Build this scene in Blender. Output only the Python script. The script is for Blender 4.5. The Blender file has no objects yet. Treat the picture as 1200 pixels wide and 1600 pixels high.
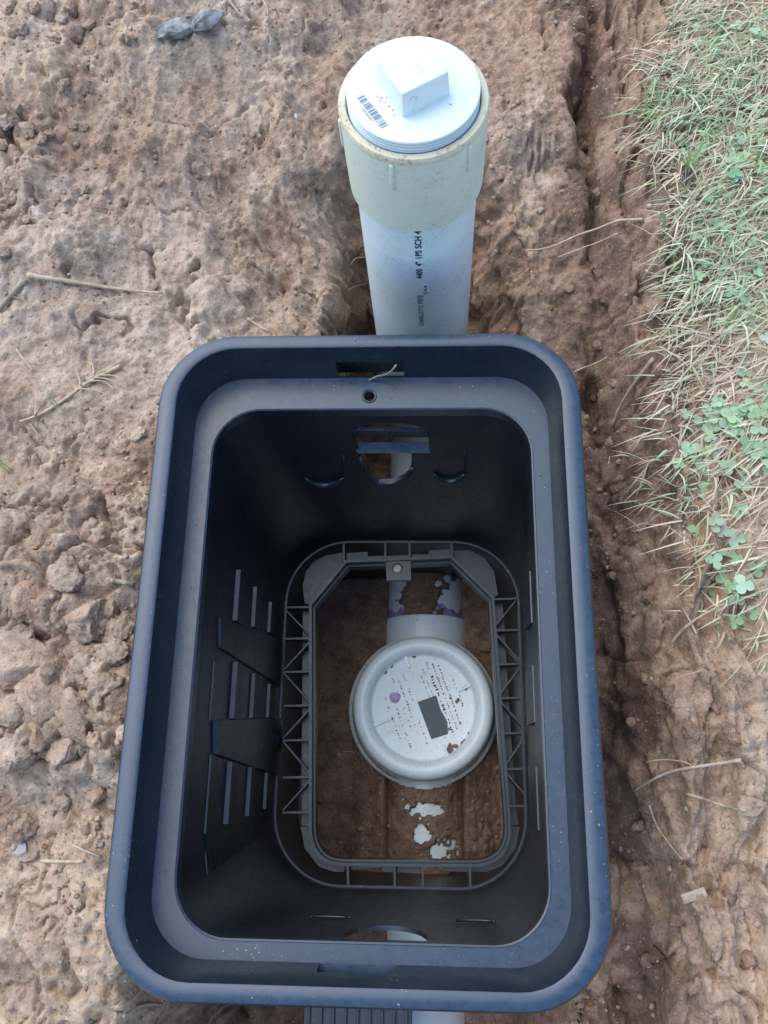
import bpy, bmesh, math, random
import numpy as np
from mathutils import Vector, Matrix

random.seed(7)
rng = np.random.default_rng(11)
SC = bpy.context.scene
COL = SC.collection
R_ = math.radians

# ------------------------------------------------------------------ camera
# world frame: metres, origin at the middle of the box rim, z up, y away from the photographer
CAMPOS = np.array([0.05523, -0.12113, 0.69189])
CAMROT = np.array([[0.99867, 0.00032, -0.05165], [0.01626, -0.95109, 0.30847], [-0.04903, -0.30890, -0.94983]])
FPX = 1300.0
cd = bpy.data.cameras.new('camera'); cam = bpy.data.objects.new('camera', cd); COL.objects.link(cam)
cd.sensor_fit = 'VERTICAL'; cd.sensor_height = 36.0; cd.lens = 36.0*FPX/1600.0
cd.clip_start = 0.01; cd.clip_end = 500
m4 = Matrix.Identity(4)
for i in range(3):
    m4[i][0] = CAMROT[i][0]; m4[i][1] = -CAMROT[i][1]; m4[i][2] = -CAMROT[i][2]; m4[i][3] = CAMPOS[i]
cam.matrix_world = m4
SC.camera = cam

# ------------------------------------------------------------------ sky and sun (open shade / thin overcast)
SUN_EL, SUN_AZ = R_(58), R_(-50)          # from the left and behind
w = bpy.data.worlds.new('World'); SC.world = w; w.use_nodes = True
nt = w.node_tree; nt.nodes.clear()
sky = nt.nodes.new('ShaderNodeTexSky'); sky.sky_type = 'NISHITA'; sky.sun_disc = False
sky.sun_elevation = SUN_EL; sky.sun_rotation = SUN_AZ; sky.air_density = 1.0; sky.dust_density = 1.2; sky.ozone_density = 1.0
bg = nt.nodes.new('ShaderNodeBackground'); bg.inputs['Strength'].default_value = 0.15
wo = nt.nodes.new('ShaderNodeOutputWorld')
nt.links.new(sky.outputs[0], bg.inputs[0]); nt.links.new(bg.outputs[0], wo.inputs[0])
sl = bpy.data.lights.new('sun', 'SUN'); sl.energy = 1.1; sl.angle = R_(75); sl.color = (1.0, 0.97, 0.86)
so = bpy.data.objects.new('sun', sl); COL.objects.link(so)
sdir = Vector((math.sin(SUN_AZ)*math.cos(SUN_EL), math.cos(SUN_AZ)*math.cos(SUN_EL), math.sin(SUN_EL)))
so.rotation_euler = sdir.to_track_quat('Z', 'Y').to_euler()
vs = SC.view_settings
vs.view_transform = 'Standard'; vs.look = 'None'; vs.exposure = 1.17; vs.gamma = 1.0

# ------------------------------------------------------------------ helpers
def tag(o, label=None, cat=None, group=None, kind=None):
    if label: o['label'] = label
    if cat: o['category'] = cat
    if group: o['group'] = group
    if kind: o['kind'] = kind
    return o

def empty(name, loc=(0, 0, 0)):
    o = bpy.data.objects.new(name, None); COL.objects.link(o); o.location = loc
    o.empty_display_size = 0.05
    return o

def link(name, me, mat, parent=None, smooth=True):
    o = bpy.data.objects.new(name, me); COL.objects.link(o)
    if mat and not me.materials: me.materials.append(mat)
    if smooth:
        me.polygons.foreach_set('use_smooth', [True]*len(me.polygons))
    if parent:
        o.parent = parent; o.matrix_parent_inverse = Matrix.Translation(parent.location).inverted()
    return o

def mesh(name, V, F):
    me = bpy.data.meshes.new(name); me.from_pydata([tuple(map(float, v)) for v in V], [], [tuple(map(int, f)) for f in F]); me.update()
    return me

def fixn(me):
    bm = bmesh.new(); bm.from_mesh(me); bmesh.ops.recalc_face_normals(bm, faces=bm.faces); bm.to_mesh(me); bm.free(); return me

def sharp(me, deg=35):
    try: me.set_sharp_from_angle(angle=R_(deg))
    except Exception: pass
    return me

def rrect(x0, x1, y0, y1, r, z, n=10):
    pts = []
    for cx, cy, a0 in ((x1-r, y1-r, 0), (x0+r, y1-r, 90), (x0+r, y0+r, 180), (x1-r, y0+r, 270)):
        for i in range(n+1):
            a = R_(a0+90*i/n); pts.append((cx+r*math.cos(a), cy+r*math.sin(a), z))
    return pts

def loft_closed(rings):
    """rings of equal length, joined in a loop: a closed tube-like solid"""
    n = len(rings[0]); V = [p for r in rings for p in r]; F = []
    m = len(rings)
    for k in range(m):
        a, b = k*n, ((k+1) % m)*n
        for i in range(n):
            j = (i+1) % n
            F.append((a+i, a+j, b+j, b+i))
    return fixn(mesh('loft', V, F))

def boxm(cx, cy, cz, sx, sy, sz, bev=0.0, mat4=None):
    bm = bmesh.new(); bmesh.ops.create_cube(bm, size=1)
    bmesh.ops.scale(bm, vec=(sx, sy, sz), verts=bm.verts)
    if bev: bmesh.ops.bevel(bm, geom=bm.edges[:], offset=bev, segments=2, affect='EDGES', profile=.5)
    if mat4 is not None: bmesh.ops.transform(bm, matrix=mat4, verts=bm.verts)
    bmesh.ops.translate(bm, vec=(cx, cy, cz), verts=bm.verts)
    me = bpy.data.meshes.new('box'); bm.to_mesh(me); bm.free(); return me

def barm(p, q, wid, hgt, bev=0.0):
    """bar from p to q (top centre line), width horizontal, height going down"""
    p, q = Vector(p), Vector(q); d = q-p; L = d.length; ang = math.atan2(d.y, d.x)
    c = (p+q)/2
    rot = Matrix.Rotation(ang, 4, 'Z')
    return boxm(c.x, c.y, c.z-hgt/2, L, wid, hgt, bev, rot)

def prism(pts, z0, z1):
    n = len(pts)
    V = [(x, y, z0) for x, y in pts]+[(x, y, z1) for x, y in pts]
    F = [tuple(range(n))[::-1], tuple(range(n, 2*n))]+[(i, (i+1) % n, (i+1) % n+n, i+n) for i in range(n)]
    return fixn(mesh('prism', V, F))

def revolve(prof, n=64, c=(0, 0, 0), closed=False):
    V, F = [], []; m = len(prof)
    for r, z in prof:
        for i in range(n):
            a = 2*math.pi*i/n; V.append((c[0]+r*math.cos(a), c[1]+r*math.sin(a), c[2]+z))
    for k in range(m if closed else m-1):
        a, b = k*n, ((k+1) % m)*n
        for i in range(n):
            j = (i+1) % n; F.append((a+i, a+j, b+j, b+i))
    me = mesh('rev', V, F)
    bm = bmesh.new(); bm.from_mesh(me); bmesh.ops.remove_doubles(bm, verts=bm.verts, dist=1e-5)
    bmesh.ops.recalc_face_normals(bm, faces=bm.faces); bm.to_mesh(me); bm.free()
    return me

def tube(path, rad, n=7, cap=True):
    """tapered tube along a path; rad is a list of radii"""
    V, F = [], []; m = len(path)
    P = [Vector(p) for p in path]
    for k in range(m):
        t = (P[min(k+1, m-1)]-P[max(k-1, 0)]).normalized()
        a = t.orthogonal().normalized() if abs(t.z) > .95 else t.cross(Vector((0, 0, 1))).normalized()
        b = t.cross(a)
        for i in range(n):
            an = 2*math.pi*i/n; V.append(P[k]+(a*math.cos(an)+b*math.sin(an))*rad[k])
    for k in range(m-1):
        for i in range(n):
            j = (i+1) % n; F.append((k*n+i, k*n+j, (k+1)*n+j, (k+1)*n+i))
    if cap: F.append(tuple(range(n))[::-1]); F.append(tuple(range((m-1)*n, m*n)))
    return mesh('tube', V, F)

def join(meshes, name='j'):
    bm = bmesh.new()
    for me in meshes: bm.from_mesh(me)
    out = bpy.data.meshes.new(name); bm.to_mesh(out); bm.free()
    return out

def cut(o, cutters):
    """subtract meshes from an object for good"""
    cos = []
    for me in cutters:
        c = bpy.data.objects.new('cutter', me); COL.objects.link(c); cos.append(c)
        md = o.modifiers.new('b', 'BOOLEAN'); md.object = c; md.operation = 'DIFFERENCE'; md.solver = 'EXACT'
    bpy.context.view_layer.update()
    dg = bpy.context.evaluated_depsgraph_get()
    nm = bpy.data.meshes.new_from_object(o.evaluated_get(dg))
    o.modifiers.clear(); o.data = nm
    for c in cos: bpy.data.objects.remove(c)
    return o

# pixel of the 1200 x 1600 photograph -> world
def ray(px, py): return CAMROT @ np.array([(px-600)/FPX, (py-800)/FPX, 1.0])
def atz(px, py, z):
    r = ray(px, py); t = (z-CAMPOS[2])/r[2]; return CAMPOS+t*r
def aty(px, py, y):
    r = ray(px, py); t = (y-CAMPOS[1])/r[1]; return CAMPOS+t*r

# ------------------------------------------------------------------ noise
PERM = rng.permutation(512)
PERM = np.concatenate([PERM, PERM, PERM])
GA = rng.uniform(0, 2*np.pi, 512); GX, GY = np.cos(GA), np.sin(GA)
def perlin(x, y):
    xi = np.floor(x).astype(int); yi = np.floor(y).astype(int)
    xf = x-xi; yf = y-yi; xi &= 511; yi &= 511
    u = xf*xf*xf*(xf*(xf*6-15)+10); v = yf*yf*yf*(yf*(yf*6-15)+10)
    def g(ix, iy, fx, fy):
        h = PERM[PERM[ix & 511]+(iy & 511)]
        return GX[h]*fx+GY[h]*fy
    a = g(xi, yi, xf, yf); b = g(xi+1, yi, xf-1, yf); c = g(xi, yi+1, xf, yf-1); d = g(xi+1, yi+1, xf-1, yf-1)
    return ((a+u*(b-a))+v*((c+u*(d-c))-(a+u*(b-a))))*1.5
def fbm(x, y, f, o=4, gain=.5, seed=0.0):
    s = 0; a = 1.0
    for k in range(o):
        s = s+a*perlin(x*f+seed*13.7+k*5.3, y*f+seed*7.1+k*9.7); f *= 2.03; a *= gain
    return s
def ridged(x, y, f, o=3, seed=0.0):
    s = 0; a = 1.0
    for k in range(o):
        s = s+a*(1-np.abs(perlin(x*f+seed*3.3, y*f+seed*5.9))*2); f *= 2.1; a *= .5
    return s
def cells(x, y, f, seed=0):
    """distance to nearest and second nearest jittered feature point, and the cell's random value"""
    X = x*f; Y = y*f; xi = np.floor(X).astype(int); yi = np.floor(Y).astype(int)
    d1 = np.full(X.shape, 9.0); d2 = d1.copy(); rid = np.zeros(X.shape)
    for ox in (-1, 0, 1):
        for oy in (-1, 0, 1):
            cx = xi+ox; cy = yi+oy
            h = PERM[PERM[(cx+seed*31) & 511]+((cy+seed*17) & 511)]
            jx = cx+(h*0.6180339) % 1; jy = cy+(h*0.7548776) % 1
            d = np.hypot(X-jx, Y-jy)
            n = d < d1
            d2 = np.where(n, d1, np.minimum(d2, d)); rid = np.where(n, (h*0.3819) % 1, rid); d1 = np.where(n, d, d1)
    return d1, d2, rid
def sst(a, b, x):
    t = np.clip((x-a)/(b-a), 0, 1); return t*t*(3-2*t)

# ------------------------------------------------------------------ materials
def new_mat(name):
    m = bpy.data.materials.new(name); m.use_nodes = True
    n = m.node_tree.nodes; b = n['Principled BSDF']
    return m, m.node_tree, b
def N(t, kind, **kw):
    n = t.nodes.new(kind)
    for k, v in kw.items():
        if k in n.inputs: n.inputs[k].default_value = v
        else: setattr(n, k, v)
    return n
def ramp(t, src, stops):
    r = t.nodes.new('ShaderNodeValToRGB'); e = r.color_ramp.elements
    while len(e) < len(stops): e.new(0.5)
    for i, (p, c) in enumerate(stops):
        e[i].position = p; e[i].color = (*c, 1) if len(c) == 3 else c
    t.links.new(src, r.inputs[0]); return r
def mixc(t, fac, a, b, blend='MIX'):
    m = t.nodes.new('ShaderNodeMix'); m.data_type = 'RGBA'; m.blend_type = blend
    if isinstance(fac, (int, float)): m.inputs[0].default_value = fac
    else: t.links.new(fac, m.inputs[0])
    for s, i in ((a, 6), (b, 7)):
        if isinstance(s, tuple): m.inputs[i].default_value = (*s, 1)
        else: t.links.new(s, m.inputs[i])
    return m.outputs[2]
def bump(t, b, src, strength, dist):
    bn = t.nodes.new('ShaderNodeBump'); bn.inputs['Strength'].default_value = strength; bn.inputs['Distance'].default_value = dist
    t.links.new(src, bn.inputs['Height']); t.links.new(bn.outputs[0], b.inputs['Normal']); return bn
def coords(t): return t.nodes.new('ShaderNodeTexCoord').outputs['Object']
def noise(t, co, scale, detail=4, rough=.55, dist=0.0):
    n = N(t, 'ShaderNodeTexNoise', Scale=scale, Detail=detail, Roughness=rough, Distortion=dist)
    t.links.new(co, n.inputs['Vector']); return n.outputs['Fac']

def soil_mat(name, attr, redden=False):
    m, t, b = new_mat(name)
    geo = t.nodes.new('ShaderNodeNewGeometry'); co = geo.outputs['Position']
    n1 = noise(t, co, 11, 4, .65); n2 = noise(t, co, 55, 6, .68); n3 = noise(t, co, 300, 3, .72)
    dry = ramp(t, n2, [(0.30, (.235, .170, .124)), (.44, (.375, .298, .227)), (.56, (.44, .356, .277)), (.72, (.56, .47, .375))]).outputs[0]
    red = ramp(t, n2, [(0.30, (.17, .104, .066)), (.44, (.315, .207, .140)), (.56, (.385, .262, .180)), (.72, (.51, .37, .265))]).outputs[0]
    tan = ramp(t, n2, [(0.30, (.28, .19, .125)), (.44, (.46, .345, .245)), (.56, (.54, .415, .305)), (.72, (.64, .51, .39))]).outputs[0]
    wet_dark = ramp(t, n2, [(0.28, (.080, .049, .036)), (.5, (.15, .097, .072)), (.74, (.25, .172, .13))]).outputs[0]
    if attr:
        at = t.nodes.new('ShaderNodeAttribute'); at.attribute_name = 'soil'
        sp = t.nodes.new('ShaderNodeSeparateXYZ'); t.links.new(at.outputs['Vector'], sp.inputs[0])
        c = mixc(t, sp.outputs[0], dry, red); c = mixc(t, sp.outputs[2], c, tan); c = mixc(t, sp.outputs[1], c, wet_dark)
    else:
        oi = t.nodes.new('ShaderNodeObjectInfo')
        c = mixc(t, ramp(t, oi.outputs['Random'], [(.0, (.25, .25, .25)), (1, (.75, .75, .75))]).outputs[0], red if redden else dry, wet_dark if redden else red)
    pat = ramp(t, n1, [(.36, (.78, .77, .77)), (.5, (.98, .97, .97)), (.64, (1.12, 1.12, 1.12))]).outputs[0]
    c = mixc(t, 1.0, c, pat, 'MULTIPLY')
    fp = ramp(t, n3, [(.32, (.87, .86, .85)), (.5, (1.0, 1.0, 1.0)), (.70, (1.10, 1.09, 1.09))]).outputs[0]
    c = mixc(t, 1.0, c, fp, 'MULTIPLY')
    # pale mineral grains and dark organic specks
    g = noise(t, co, 420, 1, .5); g2 = noise(t, co, 260, 1, .5)
    c = mixc(t, ramp(t, g, [(.67, (0, 0, 0)), (.73, (.45, .45, .45))]).outputs[0], c, (.62, .54, .47))
    c = mixc(t, ramp(t, g2, [(.29, (.55, .55, .55)), (.35, (0, 0, 0))]).outputs[0], c, (.10, .068, .052))
    t.links.new(c, b.inputs['Base Color'])
    b.inputs['Roughness'].default_value = .93; b.inputs['Specular IOR Level'].default_value = .25
    # crumb relief: warped cells plus noise
    wv = t.nodes.new('ShaderNodeVectorMath'); wv.operation = 'ADD'
    nv = N(t, 'ShaderNodeTexNoise', Scale=140, Detail=1); t.links.new(co, nv.inputs['Vector'])
    ns = t.nodes.new('ShaderNodeVectorMath'); ns.operation = 'SCALE'; ns.inputs['Scale'].default_value = .010
    t.links.new(nv.outputs['Color'], ns.inputs[0]); t.links.new(co, wv.inputs[0]); t.links.new(ns.outputs[0], wv.inputs[1])
    vo = N(t, 'ShaderNodeTexVoronoi', Scale=130.0); vo.feature = 'F1'
    t.links.new(wv.outputs[0], vo.inputs['Vector'])
    iv = t.nodes.new('ShaderNodeMath'); iv.operation = 'MULTIPLY_ADD'; iv.inputs[1].default_value = -.55; t.links.new(vo.outputs['Distance'], iv.inputs[0]); t.links.new(n3, iv.inputs[2])
    hsum = t.nodes.new('ShaderNodeMath'); hsum.operation = 'ADD'; t.links.new(iv.outputs[0], hsum.inputs[0]); t.links.new(n2, hsum.inputs[1])
    bump(t, b, hsum.outputs[0], .8, .0024)
    return m

def plastic_mat(name, dust=.5, rough=.42, base=(.010, .014, .020), sky_sheen=.5):
    m, t, b = new_mat(name); co = coords(t)
    n1 = noise(t, co, 14, 5, .6); n2 = noise(t, co, 480, 2, .5); n3 = noise(t, co, 120, 5, .7)
    film = ramp(t, n1, [(.38, (0, 0, 0)), (.72, (.03*dust,)*3)]).outputs[0]
    c = mixc(t, film, base, (.36, .33, .31))
    # blue sky sheen painted into the colour of the faces that lie flat
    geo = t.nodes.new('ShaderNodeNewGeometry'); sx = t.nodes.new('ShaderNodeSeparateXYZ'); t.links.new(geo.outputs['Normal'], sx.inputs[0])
    up = ramp(t, sx.outputs[2], [(.80, (0, 0, 0)), (.97, (sky_sheen,)*3)]).outputs[0]
    sheen_col = ramp(t, n3, [(.3, (.015, .039, .073)), (.7, (.036, .068, .113))]).outputs[0]
    c = mixc(t, up, c, sheen_col)
    st = t.nodes.new('ShaderNodeMath'); st.operation = 'MULTIPLY'
    sp = ramp(t, n2, [(.69, (0, 0, 0)), (.73, (1, 1, 1))]).outputs[0]
    msk = ramp(t, n1, [(.5, (0, 0, 0)), (.68, (dust, dust, dust))]).outputs[0]
    t.links.new(sp, st.inputs[0]); t.links.new(msk, st.inputs[1])
    c = mixc(t, st.outputs[0], c, (.42, .38, .34))
    # scuffs: stretched noise
    mp = t.nodes.new('ShaderNodeMapping'); mp.inputs['Scale'].default_value = (25, 160, 160); mp.inputs['Rotation'].default_value = (0, 0, .5)
    t.links.new(co, mp.inputs[0])
    sc = noise(t, mp.outputs[0], 1.0, 3, .5)
    c = mixc(t, ramp(t, sc, [(.76, (0, 0, 0)), (.80, (.25*dust,)*3)]).outputs[0], c, (.34, .35, .37))
    t.links.new(c, b.inputs['Base Color'])
    r = ramp(t, n3, [(.3, (rough-.07,)*3), (.7, (rough+.1,)*3)]).outputs[0]
    t.links.new(r, b.inputs['Roughness'])
    b.inputs['IOR'].default_value = 1.54
    bump(t, b, noise(t, co, 900, 3, .6), .12, .0006)
    return m

def pvc_mat(name, base, dirt=.3, rough=.32, dirtcol=(.30, .21, .14)):
    m, t, b = new_mat(name); co = coords(t)
    n1 = noise(t, co, 22, 6, .65); n2 = noise(t, co, 240, 4, .65)
    c = mixc(t, ramp(t, n1, [(.45, (0, 0, 0)), (.8, (.5*dirt,)*3)]).outputs[0], base, dirtcol)
    mu = t.nodes.new('ShaderNodeMath'); mu.operation = 'MULTIPLY'
    t.links.new(ramp(t, n2, [(.54, (0, 0, 0)), (.62, (1, 1, 1))]).outputs[0], mu.inputs[0])
    t.links.new(ramp(t, n1, [(.40, (0, 0, 0)), (.60, (dirt,)*3)]).outputs[0], mu.inputs[1])
    c = mixc(t, mu.outputs[0], c, dirtcol)
    t.links.new(c, b.inputs['Base Color']); b.inputs['Roughness'].default_value = rough
    bump(t, b, n2, .05, .0006)
    return m

def simple_mat(name, col, rough=.7, var=.25, scale=80, spec=.4):
    m, t, b = new_mat(name); co = coords(t)
    n = noise(t, co, scale, 4, .6)
    lo = tuple(c*(1-var) for c in col); hi = tuple(min(1, c*(1+var)) for c in col)
    t.links.new(ramp(t, n, [(.3, lo), (.7, hi)]).outputs[0], b.inputs['Base Color'])
    b.inputs['Roughness'].default_value = rough; b.inputs['Specular IOR Level'].default_value = spec
    bump(t, b, n, .3, .001)
    return m

def leaf_mat(name):
    m, t, b = new_mat(name)
    at = t.nodes.new('ShaderNodeAttribute'); at.attribute_name = 'tint'
    t.links.new(at.outputs['Color'], b.inputs['Base Color'])
    b.inputs['Roughness'].default_value = .55; b.inputs['Specular IOR Level'].default_value = .35
    tr = t.nodes.new('ShaderNodeBsdfTranslucent'); t.links.new(at.outputs['Color'], tr.inputs[0])
    mx = t.nodes.new('ShaderNodeMixShader'); mx.inputs[0].default_value = .3
    out = t.nodes['Material Output']
    t.links.new(b.outputs[0], mx.inputs[1]); t.links.new(tr.outputs[0], mx.inputs[2]); t.links.new(mx.outputs[0], out.inputs['Surface'])
    return m

M = dict(
    soil=soil_mat('soil', True), clod=soil_mat('clod', False), clod_red=soil_mat('clod_red', False, True),
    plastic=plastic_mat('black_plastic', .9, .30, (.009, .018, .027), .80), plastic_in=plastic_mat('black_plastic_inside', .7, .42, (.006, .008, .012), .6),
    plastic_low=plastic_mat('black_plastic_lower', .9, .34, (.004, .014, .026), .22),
    pipe=pvc_mat('white_pvc', (.66, .79, .82), .30, .28), plug=pvc_mat('plug_white', (.65, .75, .75), .10, .38),
    adapter=pvc_mat('cream_pvc', (.63, .70, .60), .35, .36, (.33, .27, .16)), adapter_edge=pvc_mat('cream_dirty_edge', (.60, .58, .43), 1.0, .7, (.30, .21, .13)),
    lowpipe=pvc_mat('muddy_white_pvc', (.66, .77, .83), .35, .35), lid=pvc_mat('lid_white', (.78, .92, .98), .22, .34), lid_edge=pvc_mat('lid_dirty_edge', (.55, .58, .58), 1.0, .6),
    ink=simple_mat('black_ink', (.03, .04, .055), .6, .3), ink2=simple_mat('faded_ink', (.17, .21, .26), .6, .3),
    patch=simple_mat('slate_patch', (.075, .105, .13), .5, .12), purple=simple_mat('purple_primer', (.34, .28, .52), .5, .55, 60),
    straw=simple_mat('straw', (.42, .34, .235), .75, .3, 160), twig=simple_mat('twig', (.30, .25, .185), .8, .35, 120), root=simple_mat('root', (.45, .36, .27), .8, .25, 150),
    stone_dark=simple_mat('dark_stone', (.20, .205, .21), .6, .98, 2.2), stone_grey=simple_mat('grey_stone', (.36, .35, .34), .7, .2, 70), chip=simple_mat('pale_chip', (.55, .50, .45), .7, .2, 70),
    leaf=leaf_mat('leaf'), blade_thread=simple_mat('thread', (.25, .27, .27), .5, .2),
)

# ------------------------------------------------------------------ ground
PR, PZ, PX = .0572, -.570, .053           # buried drain: radius, axis height, axis x
LIDC = (.050, -.022)
def height(X, Y):
    nlow = fbm(X, Y, 3.0, 3, .5, 1)
    wob = .012*fbm(X, Y, 14, 3, .5, 2)
    left = -.125+.022*nlow+.03*sst(.5, .95, Y)-.035*sst(-.18, -.42, Y)
    left = left+.016*fbm(X, Y, 7, 3, .55, 101)+.014*(ridged(X+.04*nlow, Y*.3, 7, 2, 103)-.9)*sst(.25, .4, Y)
    left = left-.055*sst(-.17, -.03, X)*sst(.29, .36, Y)*sst(.66, .5, Y)
    # clods thrown up along the left of the box
    cl = sst(-.17, -.12, -np.abs(Y-.02))*sst(-.17, -.24, X)*sst(-.62, -.40, X)
    left = left+.035*cl
    right = -.085+.05*sst(.30, .55, X)+.014*nlow-.045*sst(.02, -.2, Y)
    # trench edges
    xl = -.186+.162*sst(.285, .32, Y)+.8*wob
    sL = sst(0, .03+.03*sst(.30, .34, Y)+.02*np.clip(nlow, -1, 1), xl-X)
    back = sst(.41, .64, Y+.04*nlow)
    floor = -.545+0*X
    floor = np.where(X > .165, -.545+.31*sst(.165, .2, X), floor)                      # backfill against the right wall of the box
    floor = floor-.06*sst(.17, .21, Y)*sst(.16, .12, np.abs(X-PX))*sst(.50, .46, Y)+.14*sst(.26, .34, Y)*sst(.075, .16, np.abs(X-PX))
    floor = floor+.42*back
    rb0 = .205+.005*sst(.2, .6, Y)+.010*fbm(X, Y, 8, 2, .5, 5)
    sR = sst(rb0, rb0+.105, X)
    # a slip of loose soil right of the riser
    slip = .34*sst(.112, .155, X)*sst(.27, .33, Y)*(1-back)
    fs = np.where(X > .1, np.minimum(floor+slip, -.205+.03*nlow+.05*back), floor+slip)
    z = fs*(1-sL)*(1-sR)+left*sL*(1-sR)+right*sR
    z = np.where(back > 0, np.maximum(z, (-.5+.375*back)*(1-sR)+right*sR), z)
    # ---- relief
    bank = sR*(1-sst(.31, .38, X+.02*nlow))
    inside = sst(-.20, -.17, X)*sst(.21, .18, X)*sst(.24, .2, Y)
    rough = np.clip(.55+.9*fbm(X, Y, 5, 2, .5, 8), .12, 1.3)
    z = z+.0085*fbm(X, Y, 16, 5, .55, 3)*(1-.6*inside)*rough
    # shovel scrapes along the bank and at the upper left
    st = ridged(X+.05*fbm(X, Y, 6, 2, .5, 4), Y*.16, 26, 3, 6)
    z = z+.017*(st-.9)*np.clip(bank*1.5, 0, 1)
    tl = sst(.33, .45, Y)*sst(-.02, -.12, X)
    z = z+.007*(ridged(X+.03*nlow, Y*.35, 16, 4, 9)-.9)*tl
    # clods: stepped cellular lumps
    d1, d2, rid = cells(X+.016*perlin(X*40, Y*40), Y+.016*perlin(X*40+9, Y*40+5), 24, 1)
    lump = np.clip((d2-d1)*1.8, 0, 1)**.5*(.35+.65*rid)
    z = z+.026*lump*cl+.006*lump*np.clip(sL-cl, 0, 1)*sst(.0, .5, fbm(X, Y, 4, 2, .5, 12))
    d1b, d2b, ridb = cells(X+.008*perlin(X*80, Y*80), Y+.008*perlin(X*80+9, Y*80+5), 62, 2)
    lump2 = np.clip((d2b-d1b)*1.7, 0, 1)**.6*ridb
    crumbly = np.clip(.28+1.5*fbm(X, Y, 6, 3, .5, 15), 0, 1)
    z = z+.0075*lump2*crumbly*.85*(1-.45*inside)
    # pits and cracks
    fine = np.clip(.6+.9*fbm(X, Y, 9, 2, .5, 52), .1, 1.4)
    z = z+.0028*fbm(X, Y, 48, 4, .62, 20)*fine*(1-.4*inside)
    d1c, d2c, ridc = cells(X+.006*perlin(X*120, Y*120), Y+.006*perlin(X*120+3, Y*120+5), 38, 3)
    z = z+.007*np.clip((d2c-d1c)*2.2, 0, 1)**.7*np.clip(ridc-.55, 0, 1)*2*crumbly*(1-.6*inside)
    bill = np.abs(fbm(X, Y, 70, 3, .55, 80)); z = z+.0030*(bill-.3)*fine*(1-.5*inside)
    st2 = ridged(X+.02*fbm(X, Y, 10, 2, .5, 84), Y*.22, 70, 3, 86); z = z+.006*(st2-.9)*np.clip(bank*1.3+.25*tl, 0, 1)
    # broken clay: plates of uneven height with crevices between them
    wx = X+.022*fbm(X, Y, 22, 3, .6, 90); wy = Y+.022*fbm(X, Y, 22, 3, .6, 91)
    for fq, hh, dp, sd in ((11, .016, .020, 4), (27, .007, .011, 5)):
        e1, e2, er = cells(wx, wy*.8, fq, sd)
        mk = np.clip(.25+1.6*fbm(X, Y, 4.5, 2, .5, 92+sd), 0, 1)*(1-inside)*(1-.5*bank)*(1-.7*sst(.33, .38, X))
        z = z+mk*(hh*(er-.5)*sst(0, .22, e2-e1)-dp*np.exp(-((e2-e1)/.055)**2)*np.clip(.3+fbm(X, Y, 16, 2, .5, 97+sd)*2, 0, 1))
    # gullies cut down the right-hand side of the trench
    for gx, gd, gw, sd in ((.046, .085, .0165, 61), (.080, .034, .007, 63)):
        xg = rb0+gx+.016*fbm(X*0, Y, 5, 3, .55, sd)
        z = z-gd*np.exp(-((X-xg)/gw)**2)*np.clip(.75+.9*fbm(X*0, Y, 4, 2, .5, sd+1), .25, 1)*(.55+.45*sst(.1, .35, Y))
    crk = np.clip(.05-np.abs(fbm(X, Y, 7, 3, .55, 23)), 0, .05)/.05
    z = z-.013*crk*np.clip(bank*1.6+.55*sst(.05, .5, fbm(X, Y, 3, 2, .5, 25))*(1-inside), 0, 1)
    z = z+.0016*fbm(X, Y, 120, 3, .6, 30)
    # ---- soil lying on the buried drain, left off where the pipe shows
    dx = X-PX; on = np.abs(dx) < PR*.97
    surf = PZ+np.sqrt(np.clip(PR*PR-dx*dx, 0, None))
    tn = fbm(X, Y, 45, 4, .6, 33)
    # behind the lid: a tongue of mud along the crown
    c0 = PX+.002+.010*np.sin(Y*38)
    t_back = .0045-.30*np.clip(np.abs(X-c0)-.017-.010*tn, 0, 1)+.002*tn
    # in front: covered but for three bare spots
    def spot(px, py, rx, ry):
        p = atz(px, py, -.513); return np.exp(-(((X-p[0])/rx)**2+((Y-p[1])/ry)**2))
    bare = spot(668, 1266, .024, .009)+spot(657, 1301, .012, .011)+spot(690, 1330, .016, .013)
    t_front = .008+.002*tn-.026*np.clip(bare*.80+.35*tn+.35*fbm(X, Y, 110, 3, .6, 35)-.14, 0, 1)
    tt = np.where(Y > LIDC[1], t_back, t_front)
    zmud = surf+tt
    z = np.where(on & (Y > LIDC[1]) & (Y < .30), np.where(tt > 0, np.maximum(np.minimum(z, surf-.004), zmud), np.minimum(z, surf-.004)), z)
    fr = on & (Y <= LIDC[1]) & (Y > -.27)
    z = np.where(fr, np.where(tt > 0, np.maximum(z, zmud), np.minimum(z, surf-.003)), z)
    near = np.clip(1-np.abs(np.abs(dx)-PR*.97)/.05, 0, 1)*(np.abs(dx) >= PR*.97)
    z = np.where((Y <= LIDC[1]) & (Y > -.27), z+near*.034, z)
    z = np.where(on & (Y <= -.27), np.minimum(z, -.53+.02*tn), z)
    # keep clear of riser pipe walls and valve body
    dv = np.hypot(X-LIDC[0], Y-LIDC[1])
    z = np.where(dv < .1065, np.minimum(z, -.548), z)
    return z

def axis(lo, hi, step, far):
    core = np.arange(lo, hi+1e-9, step)
    ext = []; d = step*2; p = 0
    while p < far: p += d; ext.append(p); d *= 1.5
    ext = np.array(ext)
    return np.concatenate([lo-ext[::-1], core, hi+ext])
AX = axis(-.66, .62, .0022, 40); AY = axis(-.46, 1.12, .0022, 40)
GXX, GYY = np.meshgrid(AX, AY)
GZ = height(GXX, GYY)
farm = np.maximum(np.abs(GXX)-1.5, np.abs(GYY-.3)-1.5)
GZ = np.where(farm > 0, -.06+(GZ+.06)*np.clip(1-farm, 0, 1), GZ)

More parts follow.
